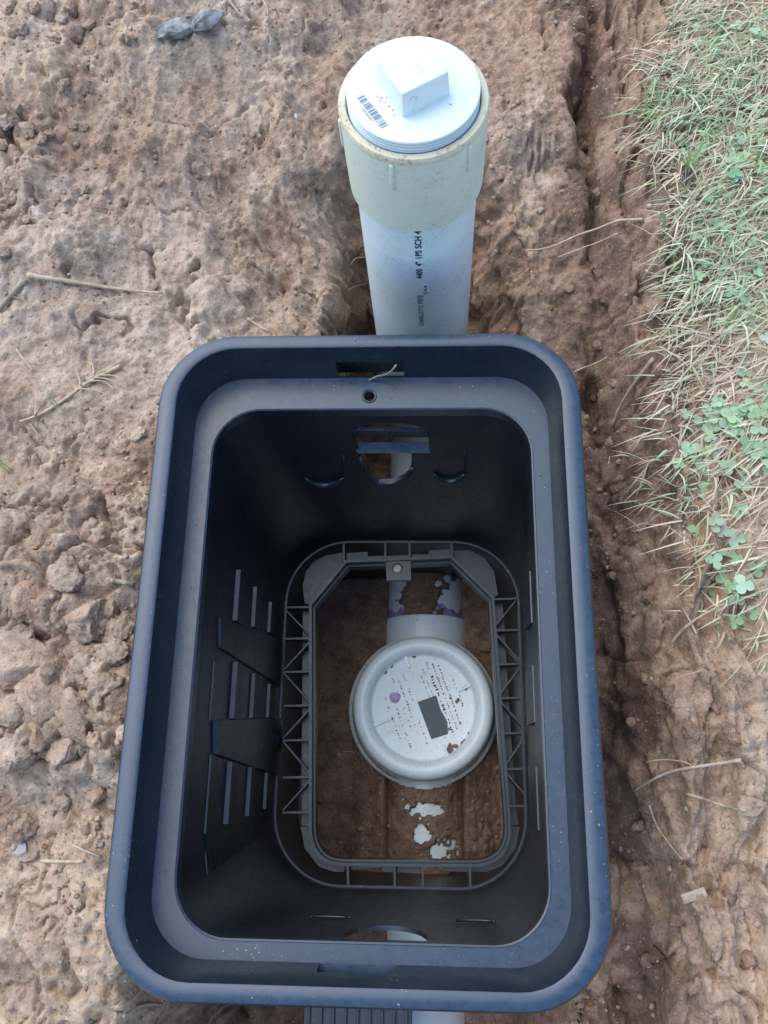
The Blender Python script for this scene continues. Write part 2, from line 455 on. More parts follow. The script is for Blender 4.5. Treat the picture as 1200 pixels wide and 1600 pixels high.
def hz(x, y):
    i = int(np.clip(np.searchsorted(AX, x)-1, 0, len(AX)-2)); j = int(np.clip(np.searchsorted(AY, y)-1, 0, len(AY)-2))
    u = (x-AX[i])/(AX[i+1]-AX[i]); v = (y-AY[j])/(AY[j+1]-AY[j])
    return float((GZ[j, i]*(1-u)+GZ[j, i+1]*u)*(1-v)+(GZ[j+1, i]*(1-u)+GZ[j+1, i+1]*u)*v)
def gpx(px, py):
    """where the line of sight through a pixel meets the ground"""
    r = ray(px, py); t = .55/(-r[2])
    for k in range(900):
        p = CAMPOS+r*t
        if p[2] <= hz(p[0], p[1]): break
        t += .002
    return Vector((p[0], p[1], hz(p[0], p[1])))

def build_ground():
    global GZ
    ny, nx = GXX.shape
    def blur(A, k):
        for ax in (0, 1):
            P = np.pad(A, [(k, k) if i == ax else (0, 0) for i in (0, 1)], mode='edge'); c = np.cumsum(P, ax)
            c = np.insert(c, 0, 0, ax); n_ = A.shape[ax]; w_ = 2*k+1
            A = (np.take(c, np.arange(w_, w_+n_), ax)-np.take(c, np.arange(0, n_), ax))/w_
        return A
    GS = blur(blur(GZ, 4), 4)
    gy, gx = np.gradient(GS, AY, AX); nl = np.sqrt(1+gx*gx+gy*gy); steep = np.clip((1-1/nl)*2.6+.04, 0, 1)*(1-.55*sst(-.18, -.22, GXX))
    core = (np.abs(GXX) < .6) & (GYY > -.44) & (GYY < 1.1)
    rs = sst(.17, .21, GXX); u = GXX*.6+GYY*(1-.72*rs); v = GZ*(1.0-.2*rs)+GXX*(.25+.75*rs)
    dd = (.011-.003*rs)*fbm(u, v, 14, 4, .6, 110)+(.006-.003*rs)*(np.abs(fbm(u, v, 38, 3, .6, 112))-.3)+.005*(ridged(u*1.4, v*.35, 30, 3, 114)-.9)
    dd = dd*steep*core*(1-sst(-.17, -.15, GXX)*sst(.19, .17, GXX)*sst(.45, .2, GYY))
    V = np.stack([GXX-dd*gx/nl, GYY-dd*gy/nl, GZ+dd/nl], -1).reshape(-1, 3).astype(np.float32)
    idx = np.arange(nx*ny).reshape(ny, nx)
    Q = np.stack([idx[:-1, :-1], idx[:-1, 1:], idx[1:, 1:], idx[1:, :-1]], -1).reshape(-1, 4)
    me = bpy.data.meshes.new('ground'); me.vertices.add(len(V)); me.vertices.foreach_set('co', V.ravel())
    me.loops.add(Q.size); me.loops.foreach_set('vertex_index', Q.ravel().astype(np.int32))
    me.polygons.add(len(Q)); me.polygons.foreach_set('loop_start', np.arange(0, Q.size, 4, dtype=np.int32))
    me.polygons.foreach_set('loop_total', np.full(len(Q), 4, dtype=np.int32))
    me.update(); me.validate()
    X, Y, Z = GXX, GYY, GZ
    n = fbm(X, Y, 4, 4, .55, 40); n2 = fbm(X, Y, 12, 4, .6, 41)
    # freshly cut subsoil is redder than the weathered surface; the bottom of the hole is moist, the right bank and its gully are darker
    red = .22+.75*sst(-.16, -.30, Z)+.75*sst(.16, .26, X)*sst(.42, .31, X)+.45*sst(-.14, -.24, Y)*sst(-.1, -.2, X)+.75*n+.3*sst(.1, .5, n2)+.35*sst(-.22, -.10, X)*sst(.28, .36, Y)
    red += .45*sst(.62, .78, Y)*sst(-.1, .1, X)+.5*np.exp(-((X+.40)**2/.01+(Y-.72)**2/.02))
    wet_dark = .55*np.exp(-((X-.252)/.016)**2)*np.clip(.8+n2, 0, 1)+.75*sst(-.44, -.52, Z)*sst(.25, .21, Y)+.45*sst(.30, .24, X)*sst(.18, .22, X)*np.clip(.7+n2, 0, 1)+.35*np.clip(n2+.1, 0, 1)*sst(.19, .26, X)*sst(.34, .30, X)+.38*np.clip(n2+.5*n, 0, 1)+.22*sst(.20, .25, X)*sst(.36, .29, X)*sst(-.05, .15, Y)
    a = me.attributes.new('soil', 'FLOAT_VECTOR', 'POINT')
    tanm = .9*sst(-.13, -.2, Y+.06*n)*sst(-.12, -.2, X)+.8*sst(.62, .72, Y+.08*n)*sst(-.22, -.34, X)+.55*sst(.24, .3, X)*sst(.04, -.08, Y)*np.clip(.6+n2, 0, 1)+.3*sst(.30, .36, X)
    d = np.stack([np.clip(red, 0, 1), np.clip(wet_dark, 0, 1), np.clip(tanm, 0, 1)], -1).astype(np.float32)
    a.data.foreach_set('vector', d.ravel())
    o = link('ground', me, M['soil'])
    tag(o, 'bare brown clay soil with an open trench dug through it', None, None, 'structure')
    # heights for placing things: the roughened surface, not the plain height map
    W3 = V.reshape(ny, nx, 3); Gn = np.full(GZ.shape, -9.0)
    ii = np.clip(np.rint(np.interp(W3[..., 0], AX, np.arange(nx))).astype(int), 0, nx-1); jj = np.clip(np.rint(np.interp(W3[..., 1], AY, np.arange(ny))).astype(int), 0, ny-1)
    np.maximum.at(Gn, (jj.ravel(), ii.ravel()), W3[..., 2].ravel())
    GZ = np.where(Gn > -5, Gn, GZ)
    return o
build_ground()

# ------------------------------------------------------------------ upper box
ub = tag(empty('utility_box', (0, 0, -.33)), 'open black plastic rectangular utility box with its lid off, set in the trench', 'utility box')
rim_rings = [
    rrect(-.193, .193, -.2795, .2795, .068, -.062), rrect(-.195, .195, -.2815, .2815, .070, -.012), rrect(-.1945, .1945, -.281, .281, .0695, -.004),
    rrect(-.1925, .1925, -.279, .279, .0675, -.001), rrect(-.190, .190, -.2765, .2765, .065, 0),
    rrect(-.1795, .1795, -.2685, .2685, .056, 0), rrect(-.1775, .1775, -.2665, .2665, .054, -.001), rrect(-.1765, .1765, -.2655, .2655, .053, -.004),
    rrect(-.1700, .1700, -.2580, .2560, .048, -.050), rrect(-.1735, .1735, -.2620, .2600, .048, -.062)]
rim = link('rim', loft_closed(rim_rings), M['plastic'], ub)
# pull slots at the two ends of the recess
p0 = aty(523, 570, .257); p1 = aty(632, 597, .257)
cb = boxm((p0[0]+p1[0])/2, .2650, -.0465, p1[0]-p0[0], .0145, .050)
q0 = aty(487, 1525, -.259); q1 = aty(620, 1506, -.259)
cf = boxm((q0[0]+q1[0])/2, -.264, -.036, q1[0]-q0[0], .020, .019)
cut(rim, [cb, cf]); sharp(rim.data, 30)
LI = (-.151, .1535, -.243, .2225)         # inner edge of the ledge
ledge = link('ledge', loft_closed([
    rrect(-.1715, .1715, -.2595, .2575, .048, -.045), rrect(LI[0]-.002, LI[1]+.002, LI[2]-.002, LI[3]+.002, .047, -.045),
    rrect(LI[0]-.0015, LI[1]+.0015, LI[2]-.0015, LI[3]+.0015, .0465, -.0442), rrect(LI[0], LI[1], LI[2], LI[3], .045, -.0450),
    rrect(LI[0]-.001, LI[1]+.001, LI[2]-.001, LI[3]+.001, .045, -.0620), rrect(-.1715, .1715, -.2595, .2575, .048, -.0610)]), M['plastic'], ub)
hp = atz(577, 619, -.045)
cyl = revolve([(0, -.03), (.0052, -.03), (.0052, .03), (0, .03)], 20, (hp[0], hp[1], -.05))
cut(ledge, [cyl]); sharp(ledge.data, 30)
link('bolt_collar', revolve([(.0056, .0), (.0075, .0), (.0072, .0011), (.0058, .0011)], 24, (hp[0], hp[1], -.0451), True), M['plastic'], ub)
# tapering walls
WT = (-.155, .1575, -.247, .2265, -.056); WB = (-.123, .1697, -.2354, .172, -.328)
def wall_at(z):
    t = (z-WT[4])/(WB[4]-WT[4]); return [WT[i]+t*(WB[i]-WT[i]) for i in range(4)], t
def wring(z, off, zz=None):
    (x0, x1, y0, y1), t = wall_at(z)
    return rrect(x0-off, x1+off, y0-off, y1+off, .046+.034*t+off, z if zz is None else zz, 12)
rings = [wring(z, 0) for z in (-.056, -.12, -.19, -.26, -.328)]+[wring(z, .004) for z in (-.328, -.26, -.19, -.12, -.056)]
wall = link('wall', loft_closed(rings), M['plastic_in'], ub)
def bwall(px, py, extra=0.0):
    """point on the back wall seen at a pixel"""
    k = (WB[3]-WT[3])/(WB[4]-WT[4]); r = ray(px, py)
    t = (WT[3]+k*(CAMPOS[2]-WT[4])-CAMPOS[1])/(r[1]-k*r[2]); return CAMPOS+t*r
hole_px = [(549, 676), (553, 670), (566, 665), (585, 662), (605, 661), (625, 661), (645, 664), (660, 669), (669, 677), (671, 706), (643, 707), (643, 728), (640, 738), (630, 747), (613, 753), (592, 754), (578, 748), (569, 739), (563, 712)]
hp3 = [bwall(*p) for p in hole_px]
n = len(hp3)
cutm = fixn(mesh('c', [(p[0], p[1]-.05, p[2]) for p in hp3]+[(p[0], p[1]+.05, p[2]) for p in hp3],
        [tuple(range(n))[::-1], tuple(range(n, 2*n))]+[(i, (i+1) % n, (i+1) % n+n, i+n) for i in range(n)]))
# front wall: matching cut-out, mostly hidden under the ledge
(x0, x1, fy, _), _t = wall_at(-.13)
fpts = [(.02+.036*math.cos(a), -.088+.045*math.sin(a)) for a in np.linspace(0, 2*math.pi, 24, endpoint=False)]
nf = len(fpts)
cutf = fixn(mesh('c', [(x, -.26, z) for x, z in fpts]+[(x, -.22, z) for x, z in fpts],
        [tuple(range(nf))[::-1], tuple(range(nf, 2*nf))]+[(i, (i+1) % nf, (i+1) % nf+nf, i+nf) for i in range(nf)]))
cut(wall, [cutm, cutf]); sharp(wall.data, 35)
# bar across the cut-out: an upright strip and a sloped lower strip
a = bwall(549, 676); b_ = bwall(670, 677); c = bwall(671, 692); d = bwall(553, 692); e = bwall(671, 708); f_ = bwall(556, 708)
def slab(name, pts, dy, mat, parent):
    P = [np.array(p) for p in pts]; n = len(P)
    V = [(p[0], p[1], p[2]) for p in P]+[(p[0], p[1]+dy, p[2]) for p in P]
    return link(name, fixn(mesh(name, V, [tuple(range(n))[::-1], tuple(range(n, 2*n))]+[(i, (i+1) % n, (i+1) % n+n, i+n) for i in range(n)])), mat, parent, False)
y0 = a[1]
slab('crossbar', [(a[0]-.003, y0+.002, a[2]), (b_[0]+.003, y0+.002, b_[2]), (c[0]+.003, y0+.001, c[2]+.004), (d[0]-.003, y0+.001, d[2]+.004)], .004, M['plastic_in'], ub)
def wray(px, py, dy): p = bwall(px, py); return aty(px, py, p[1]+dy)
slab('crossbar', [wray(554, 692, .005), wray(672, 692, .005), wray(672, 708, -.003), wray(558, 708, -.003)], .0008, M['plastic'], ub)
# collar along the lower edge of the cut-out
lowp = [hp3[i] for i in range(11, 19)]
link('cutout_lip', tube([(p[0], p[1]-.001, p[2]-.002) for p in lowp], [.0022]*len(lowp), 8), M['plastic'], ub)
# crescent lips of the knock-outs beside it
for cx, cy, wd in ((507, 744, 30), (702, 738, 24)):
    path = []
    for k in range(13):
        s = -1+2*k/12; p = bwall(cx+wd*s, cy+12*(1-s*s)); path.append((p[0], p[1]-.002, p[2]))
    me = tube(path, [.0008+.0034*(1-(-1+2*k/12)**2)**.7 for k in range(13)], 8)
    link('knockout_lip', me, M['plastic'], ub)
    p = [bwall(cx+wd*1.02, cy-34), bwall(cx+wd*1.02, cy+2)]
    link('knockout_edge', tube([(q[0], q[1]-.0006, q[2]) for q in p], [.0012, .0012], 6), M['plastic_in'], ub)
# front knock-outs, seen just above the ledge of the near end
for px in (515, 742):
    p = atz(px, 1452, -.145)
    yy = wall_at(-.145)[0][2]
    link('knockout_lip', tube([(p[0]+.018*math.cos(t), yy+.003, -.145+.006*math.sin(t)) for t in np.linspace(math.pi, 2*math.pi, 9)], [.0012]*9, 8), M['plastic_in'], ub)
# left wall: stepped bars between smooth raised panels
def lwall(px, py):
    k = (WB[0]-WT[0])/(WB[4]-WT[4]); r = ray(px, py)
    t = (WT[0]+k*(CAMPOS[2]-WT[4])-CAMPOS[0])/(r[0]-k*r[2]); return CAMPOS+t*r
BARS = [(366, 888, 971, .0075), (393.7, 915, 980, .0065), (418.6, 939, 988, .0055),
        (361, 1033, 1123, .0075), (391, 1051, 1122, .0065), (416.5, 1068, 1121, .0055),
        (352, 1190, 1287, .0075), (385, 1198, 1275, .0065), (412, 1207, 1264, .0055),
        (329.5, 1032, 1126, .0022), (323, 1179, 1302, .0028)]
lw_rows = {}
for x, ya, yb, wd in BARS:
    p, q = lwall(x, ya), lwall(x, yb); z = (p[2]+q[2])/2; xx = wall_at(z)[0][0]
    # a ledge with a sloped underside: triangular section
    y1_, y0_ = p[1], q[1]
    V = []
    for yy in (y0_, y1_): V += [(xx-.002, yy, z), (xx+wd*.62, yy, z-.0008), (xx+.0035, yy, z-.045), (xx-.002, yy, z-.045)]
    F = [(0, 1, 2, 3), (7, 6, 5, 4), (0, 4, 5, 1), (1, 5, 6, 2), (2, 6, 7, 3), (3, 7, 4, 0)]
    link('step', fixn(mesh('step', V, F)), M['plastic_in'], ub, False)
    # mirrored on the right wall
    if (x, ya) not in ((366, 888), (361, 1033), (352, 1190)): continue
    xr = wall_at(z)[0][1]; wd = .0022
    V2 = []
    for yy in (y0_, y1_): V2 += [(xr+.002, yy, z), (xr-wd*.62, yy, z-.0008), (xr-.0035, yy, z-.045), (xr+.002, yy, z-.045)]
    link('step', fixn(mesh('step', V2, F)), M['plastic_in'], ub, False)
def wall_panel(pts, h, side):
    P = []
    for px, py in pts:
        p = lwall(px, py); z = p[2]; i = 0 if side < 0 else 1
        P.append((p[1], z))
    n = len(P); V = []
    for dh in (-.002, h):
        for y_, z in P:
            xw = wall_at(z)[0][0 if side < 0 else 1]
            V.append((xw-side*dh, y_, z))
    return link('wall_panel', sharp(fixn(mesh('p', V, [tuple(range(n))[::-1], tuple(range(n, 2*n))]+[(i, (i+1) % n, (i+1) % n+n, i+n) for i in range(n)]))), M['plastic_in'], ub, False)
for side in (-1,):
    wall_panel([(341, 966), (341, 1012), (432, 1070), (438, 1000)], .0028, side)
    wall_panel([(333, 1126), (333, 1178), (432, 1212), (438, 1122)], .0035, side)
    wall_panel([(320, 1302), (330, 1390), (400, 1390), (425, 1280)], .002, side)
# faint moulding seam curving down at the near left corner
path = [atz(*p, z) for p, z in (((322, 1330), -.12), ((326, 1370), -.125), ((336, 1410), -.13), ((350, 1440), -.135), ((366, 1460), -.14))]
link('moulding_seam', tube([(p[0]-.001, p[1], p[2]) for p in path], [.0013]*5, 6), M['plastic_in'], ub)
# lug on the outside of the right wall, peeping past the rim
link('side_lug', boxm(.192, -.172, -.052, .024, .07, .02, .008), M['plastic'], ub)
# a strand caught in the back slot
tp = [aty(*p, .2555) for p in ((570, 597), (581, 590), (590, 586), (603, 584), (612, 578), (619, 569))]
strand = link('grass_strand', tube([(p[0], p[1]-.001, p[2]) for p in tp], [.0009]*6, 6), M['blade_thread'])
tag(strand, 'thin pale strand curling in the slot at the back of the box recess', 'strand')

# ------------------------------------------------------------------ lower box with the ribbed ring
ZR = -.330
lb = tag(empty('lower_utility_box', (0.02, -.03, -.60)), 'black plastic box section with ribbed inner ring below the open utility box', 'utility box')
O = (-.1235, .1702, -.2360, .1725)
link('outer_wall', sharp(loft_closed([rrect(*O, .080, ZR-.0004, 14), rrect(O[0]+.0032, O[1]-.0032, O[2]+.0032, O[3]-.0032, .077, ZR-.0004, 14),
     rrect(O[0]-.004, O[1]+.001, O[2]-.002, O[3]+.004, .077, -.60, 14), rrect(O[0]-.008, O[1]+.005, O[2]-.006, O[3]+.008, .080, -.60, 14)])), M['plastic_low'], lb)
inner_px = [(487, 1290), (487, 945), (541, 879), (704, 872), (768, 934), (794, 1288)]
def zp(px, py, z=ZR): p = atz(px, py, z); return (p[0], p[1])
left_pts = [zp(*p) for p in inner_px]
arc = []
pR, pF2, pF1, pL = zp(794, 1288), zp(738, 1350), zp(536, 1348), zp(487, 1290)
def quarter(a, corner, b, n=8):
    out = []
    for k in range(1, n):
        t = k/n; out.append(((1-t)**2*a[0]+2*t*(1-t)*corner[0]+t*t*b[0], (1-t)**2*a[1]+2*t*(1-t)*corner[1]+t*t*b[1]))
    return out
inner = left_pts+quarter(pR, zp(797, 1350), pF2)+[pF2, pF1]+quarter(pF1, zp(487, 1348), pL)
def offset_poly(P, d):
    n = len(P); out = []
    A = sum(P[i][0]*P[(i+1) % n][1]-P[(i+1) % n][0]*P[i][1] for i in range(n))
    s = 1 if A > 0 else -1
    for i in range(n):
        p0, p1, p2 = Vector(P[i-1]), Vector(P[i]), Vector(P[(i+1) % n])
        d1 = (p1-p0).normalized(); d2 = (p2-p1).normalized()
        n1 = Vector((d1.y, -d1.x))*s; n2 = Vector((d2.y, -d2.x))*s
        b = (n1+n2).normalized(); c = max(.35, b.dot(n1))
        out.append(tuple(p1+b*d/c))
    return out
inner_o = offset_poly(inner, .0034)
def ring3(P, z): return [(x, y, z) for x, y in P]
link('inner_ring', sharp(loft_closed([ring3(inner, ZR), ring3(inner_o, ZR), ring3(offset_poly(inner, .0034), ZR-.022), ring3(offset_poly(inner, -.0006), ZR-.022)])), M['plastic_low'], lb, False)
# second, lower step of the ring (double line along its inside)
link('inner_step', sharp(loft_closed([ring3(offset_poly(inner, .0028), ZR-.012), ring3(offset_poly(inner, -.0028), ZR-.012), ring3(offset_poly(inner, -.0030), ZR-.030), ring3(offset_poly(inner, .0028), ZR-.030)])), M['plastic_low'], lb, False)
# flat ledge under the ribs: strip round the ring, widening into corner plates at the far end
def plate(name, pts, z, th=.003):
    return link(name, prism(pts, z-th, z), M['plastic_low'], lb, False)
ZP = ZR-.020
plate('corner_plate', [zp(487, 945, ZP), zp(476, 942, ZP), zp(473, 915, ZP), zp(478, 893, ZP), zp(490, 877, ZP), zp(508, 868, ZP), zp(537, 863, ZP), zp(541, 879, ZP)], ZP)
plate('corner_plate', [zp(704, 872, ZP), zp(706, 860, ZP), zp(735, 860, ZP), zp(757, 872, ZP), zp(772, 893, ZP), zp(778, 930, ZP), zp(768, 935, ZP)], ZP)
plate('ledge_strip', [zp(473, 955, ZP), zp(486, 955, ZP), zp(486, 1290, ZP), zp(471, 1290, ZP)], ZP)
plate('ledge_strip', [zp(770, 940, ZP), zp(785, 940, ZP), zp(806, 1262, ZP), zp(810, 1289, ZP), zp(794, 1289, ZP)], ZP)
plate('ledge_strip', [zp(541, 879, ZP), zp(541, 866, ZP), zp(575, 864, ZP), zp(575, 871, ZP), zp(602, 870, ZP), zp(602, 878, ZP)], ZP+.006)
plate('ledge_strip', [zp(642, 875, ZP), zp(642, 868, ZP), zp(670, 868, ZP), zp(670, 862, ZP), zp(704, 860, ZP), zp(704, 872, ZP)], ZP+.006)
plate('ledge_strip', [zp(545, 1349, ZP), zp(735, 1352, ZP), zp(735, 1362, ZP), zp(690, 1360, ZP), zp(690, 1354, ZP), zp(660, 1354, ZP), zp(655, 1362, ZP), zp(600, 1362, ZP), zp(596, 1355, ZP), zp(545, 1358, ZP)], ZP+.004)
plate('ledge_strip', [zp(796, 1292, ZP), zp(812, 1292, ZP), zp(806, 1325, ZP), zp(785, 1352, ZP), zp(760, 1362, ZP), zp(738, 1362, ZP), zp(738, 1352, ZP), zp(770, 1340, ZP), zp(790, 1320, ZP)], ZP)
plate('ledge_strip', [zp(486, 1292, ZP), zp(470, 1292, ZP), zp(476, 1325, ZP), zp(498, 1354, ZP), zp(522, 1362, ZP), zp(538, 1362, ZP), zp(538, 1350, ZP), zp(506, 1338, ZP), zp(490, 1318, ZP)], ZP)
def rib(p, q, wdt=.0030, h=.016):
    a, b = zp(*p), zp(*q)
    link('rib', barm((a[0], a[1], ZR-.0008), (b[0], b[1], ZR-.0008), wdt, h, .0004), M['plastic_low'], lb, False)
LY = [948, 997, 1049, 1102, 1156, 1214, 1269]; RY = [935, 984, 1037, 1090, 1145, 1201, 1259]
def lx_o(y): return 443.5-2.5*(y-948)/320
def rx_i(y): return 768+25*(y-935)/330
def rx_o(y): return 806+27*(y-935)/330
for k, y in enumerate(LY):
    rib((lx_o(y), y+1), (486, y))
    if k < 6: rib((lx_o(y), y+2) if k % 2 == 0 else (486, y+3), (486, LY[k+1]-3) if k % 2 == 0 else (lx_o(LY[k+1]), LY[k+1]-2), .0024)
for k, y in enumerate(RY):
    rib((rx_i(y), y+1), (rx_o(y)+1, y))
    if k < 6: rib((rx_o(y), y+3) if k % 2 == 0 else (rx_i(y), y+3), (rx_i(RY[k+1]), RY[k+1]-3) if k % 2 == 0 else (rx_o(RY[k+1]), RY[k+1]-3), .0024)
for px, yb in ((537, 881), (602, 878), (640, 875), (706, 874)): rib((px, 848), (px, yb), .0034)
for px in (543, 616, 660, 734): rib((px, 1349), (px+1, 1386), .0034)
# bolt tab
tpts = [zp(602, 868), zp(642, 866), zp(642, 905), zp(604, 906)]
tab = link('bolt_tab', prism(tpts, ZR-.012, ZR-.003), M['plastic_low'], lb, False)
tc = zp(621, 887)
cut(tab, [revolve([(0, -.03), (.0064, -.03), (.0064, .03), (0, .03)], 24, (tc[0], tc[1], ZR))])
link('bolt', revolve([(0, .001), (.0046, .001), (.0056, -.001), (.0058, -.008), (0, -.008)], 20, (tc[0], tc[1], ZR-.004)), M['chip'], lb)
# ribbed flange that sticks out under the near end of the rim
fl = link('end_flange', boxm(-.024, -.390, -.395, .125, .10, .006, .001), M['plastic_in'], lb, False)
for k in range(9): link('flange_rib', boxm(-.08+k*.014, -.390, -.3905, .003, .096, .006, .0005), M['plastic_in'], lb, False)

# ------------------------------------------------------------------ cleanout riser with adapter and plug
AXT, AXB = (.0437, .420), (.0530, .420)
riser = tag(empty('cleanout_riser', (AXB[0], AXB[1], -.60)), 'white plastic cleanout pipe standing upright behind the box, topped with a square headed plug', 'pipe')
def lean(o):
    for v in o.data.vertices:
        t = (v.co.z-.145)/(-.6-.145); v.co.x += AXT[0]+t*(AXB[0]-AXT[0]); v.co.y += AXT[1]
    return o
pipe_me = revolve([(.0525, -.60), (.0572, -.60), (.0572, -.35), (.0572, -.1), (.0572, .11), (.0525, .11)], 96)
pipe = lean(link('pipe', sharp(pipe_me), M['pipe'], riser))
ad_prof = [(.0576, .0455), (.0608, .0460), (.0622, .0475), (.0626, .060), (.0630, .10), (.0632, .134), (.0628, .1375), (.0618, .1392), (.0580, .1395), (.0562, .1385), (.0560, .110), (.0576, .100)]
adp = lean(link('adapter', sharp(revolve(ad_prof, 96, closed=True), 40), M['adapter'], riser))
lip = lean(link('adapter_rim', sharp(revolve([(.0634, .1335), (.0634, .1372), (.0622, .1398), (.0572, .1400), (.0560, .1380), (.0560, .1335)], 96), 40), M['adapter_edge'], adp))
lip.parent = adp; lip.matrix_parent_inverse = Matrix.Translation(riser.location).inverted() if False else Matrix.Identity(4)
lip.matrix_parent_inverse = (adp.matrix_parent_inverse @ Matrix.Identity(4)).inverted() @ adp.matrix_parent_inverse if False else Matrix.Identity(4)
for ang in (-16.5, 47, -78, 110, 170, 225):
    a = R_(ang); cx, cy = .0632*math.sin(a), -.0632*math.cos(a)
    bm_ = boxm(cx, cy, .1175, .0042, .0034, .030, .0014, Matrix.Rotation(a, 4, 'Z'))
    lean(link('grip_rib', bm_, M['adapter'], adp)).matrix_parent_inverse = Matrix.Identity(4)
# threaded plug
th = [(.0, .128)]
zt = .128
zt = .1315
for k in range(5): th += [(.0518, zt), (.0552, zt+.0012), (.0552, zt+.0018), (.0518, zt+.0030)]; zt += .0032
th += [(.0520, .1476), (.0550, .1480), (.0553, .1492), (.0548, .1503), (.0536, .1507), (.0, .1507)]
plug = lean(link('plug', sharp(revolve(th, 96), 28), M['plug'], riser))
# square head: hollow-looking block with drafted sides
sa = R_(-59.5)
bm = bmesh.new(); bmesh.ops.create_cube(bm, size=1)
for v in bm.verts:
    s = .0225 if v.co.z < 0 else .0212
    v.co = Vector((math.copysign(s, v.co.x), math.copysign(s, v.co.y), .1500 if v.co.z < 0 else .1735))
bmesh.ops.bevel(bm, geom=[e for e in bm.edges if (e.verts[0].co.z > .16 or e.verts[1].co.z > .16)], offset=.0016, segments=3, affect='EDGES', profile=.5)
bmesh.ops.transform(bm, matrix=Matrix.Rotation(sa, 4, 'Z'), verts=bm.verts)
hm = bpy.data.meshes.new('head'); bm.to_mesh(hm); bm.free()
head = lean(link('square_head', sharp(hm, 40), M['plug'], plug)); head.matrix_parent_inverse = Matrix.Identity(4)

def text_mesh(s, size, spacing=1.0):
    cu = bpy.data.curves.new('t', 'FONT'); cu.body = s; cu.size = size; cu.space_character = spacing; cu.resolution_u = 3; cu.offset = .00028
    to = bpy.data.objects.new('t', cu); COL.objects.link(to); bpy.context.view_layer.update()
    dg = bpy.context.evaluated_depsgraph_get()
    me = bpy.data.meshes.new_from_object(to.evaluated_get(dg)); bpy.data.objects.remove(to)
    bm = bmesh.new(); bm.from_mesh(me); bmesh.ops.triangulate(bm, faces=bm.faces)
    bm.to_mesh(me); bm.free(); return me
def pipe_text(s, zlow, zhigh, ang, hgt, mat):
    """lettering reading upward along the riser; letter tops point to the left"""
    me = text_mesh(s, .01)
    co = np.array([v.co[:] for v in me.vertices]); x0, x1 = co[:, 0].min(), co[:, 0].max(); h = .0069
    for v in me.vertices:
        z = zlow+(v.co.x-x0)/(x1-x0)*(zhigh-zlow); u = v.co.y/h*hgt
        a = R_(ang)-u/.0572
        v.co = (.0575*math.sin(a), -.0575*math.cos(a), z)
    me.materials.clear()
    o = lean(link('printed_lettering', me, mat, pipe, False)); o.matrix_parent_inverse = Matrix.Identity(4)
    return o
def zpix(py): # height on the front of the riser seen at a row
    return aty(662, py, .420-.0572)[2]
ANG = 4.5
pipe_text('SCH 40', zpix(388), zpix(355), ANG, .0060, M['ink'])
pipe_text('1PS', zpix(403.5), zpix(391), ANG, .0060, M['ink'])
pipe_text('4"', zpix(415.5), zpix(409), ANG, .0060, M['ink'])
pipe_text('4400', zpix(435.5), zpix(420), ANG, .0060, M['ink'])
pipe_text('n.s', zpix(455), zpix(447), ANG+4, .0035, M['ink'])
pipe_text('®', zpix(460), zpix(456.5), ANG+5, .0042, M['ink'])
pipe_text('PIPE', zpix(474), zpix(461), ANG, .0056, M['ink2'])
pipe_text('CHARLOTTE', zpix(509), zpix(477), ANG, .0052, M['ink2'])
# bar code and small print on the plug
bcx, bcy = zp(582, 174, .151); d0 = Vector(zp(600, 197, .151))-Vector(zp(562, 150, .151)); L = d0.length; d0.normalize(); pn = Vector((-d0.y, d0.x))
bars = []; s = -L/2
while s < L/2:
    wd = random.choice((.00045, .0007, .0010)); c0 = Vector((bcx, bcy))+d0*(s+wd/2)
    hh = .0034
    V = [c0-d0*wd/2-pn*hh, c0+d0*wd/2-pn*hh, c0+d0*wd/2+pn*hh, c0-d0*wd/2+pn*hh]
    bars.append(mesh('b', [(v.x, v.y, .1510) for v in V], [(0, 1, 2, 3)])); s += wd+random.choice((.0005, .0008, .0011))
rowc = Vector((bcx, bcy))-pn*.0052*(1 if pn.y > 0 else -1)
for k in range(12):
    c0 = rowc+d0*(k-5.5)*.0013
    V = [c0-d0*.0004-pn*.0006, c0+d0*.0004-pn*.0006, c0+d0*.0004+pn*.0006, c0-d0*.0004+pn*.0006]
    bars.append(mesh('b', [(v.x, v.y, .1510) for v in V], [(0, 1, 2, 3)]))
for px, py, ln in ((590, 150, 3), (596, 153, 4), (594, 158, 3), (602, 160, 3), (608, 166, 4), (614, 172, 3), (616, 180, 2), (604, 153, 2), (560, 148, 2), (704, 163, 3)):
    c0 = Vector(zp(px, py, .151))
    V = [c0-d0*.0003*ln-pn*.0005, c0+d0*.0003*ln-pn*.0005, c0+d0*.0003*ln+pn*.0006, c0-d0*.0003*ln+pn*.0006]
    bars.append(mesh('b', [(v.x, v.y, .1510) for v in V], [(0, 1, 2, 3)]))
bc = link('printed_barcode', join(bars), M['ink2'], plug, False); bc.matrix_parent_inverse = Matrix.Translation(riser.location).inverted()
bc.matrix_parent_inverse = Matrix.Identity(4)
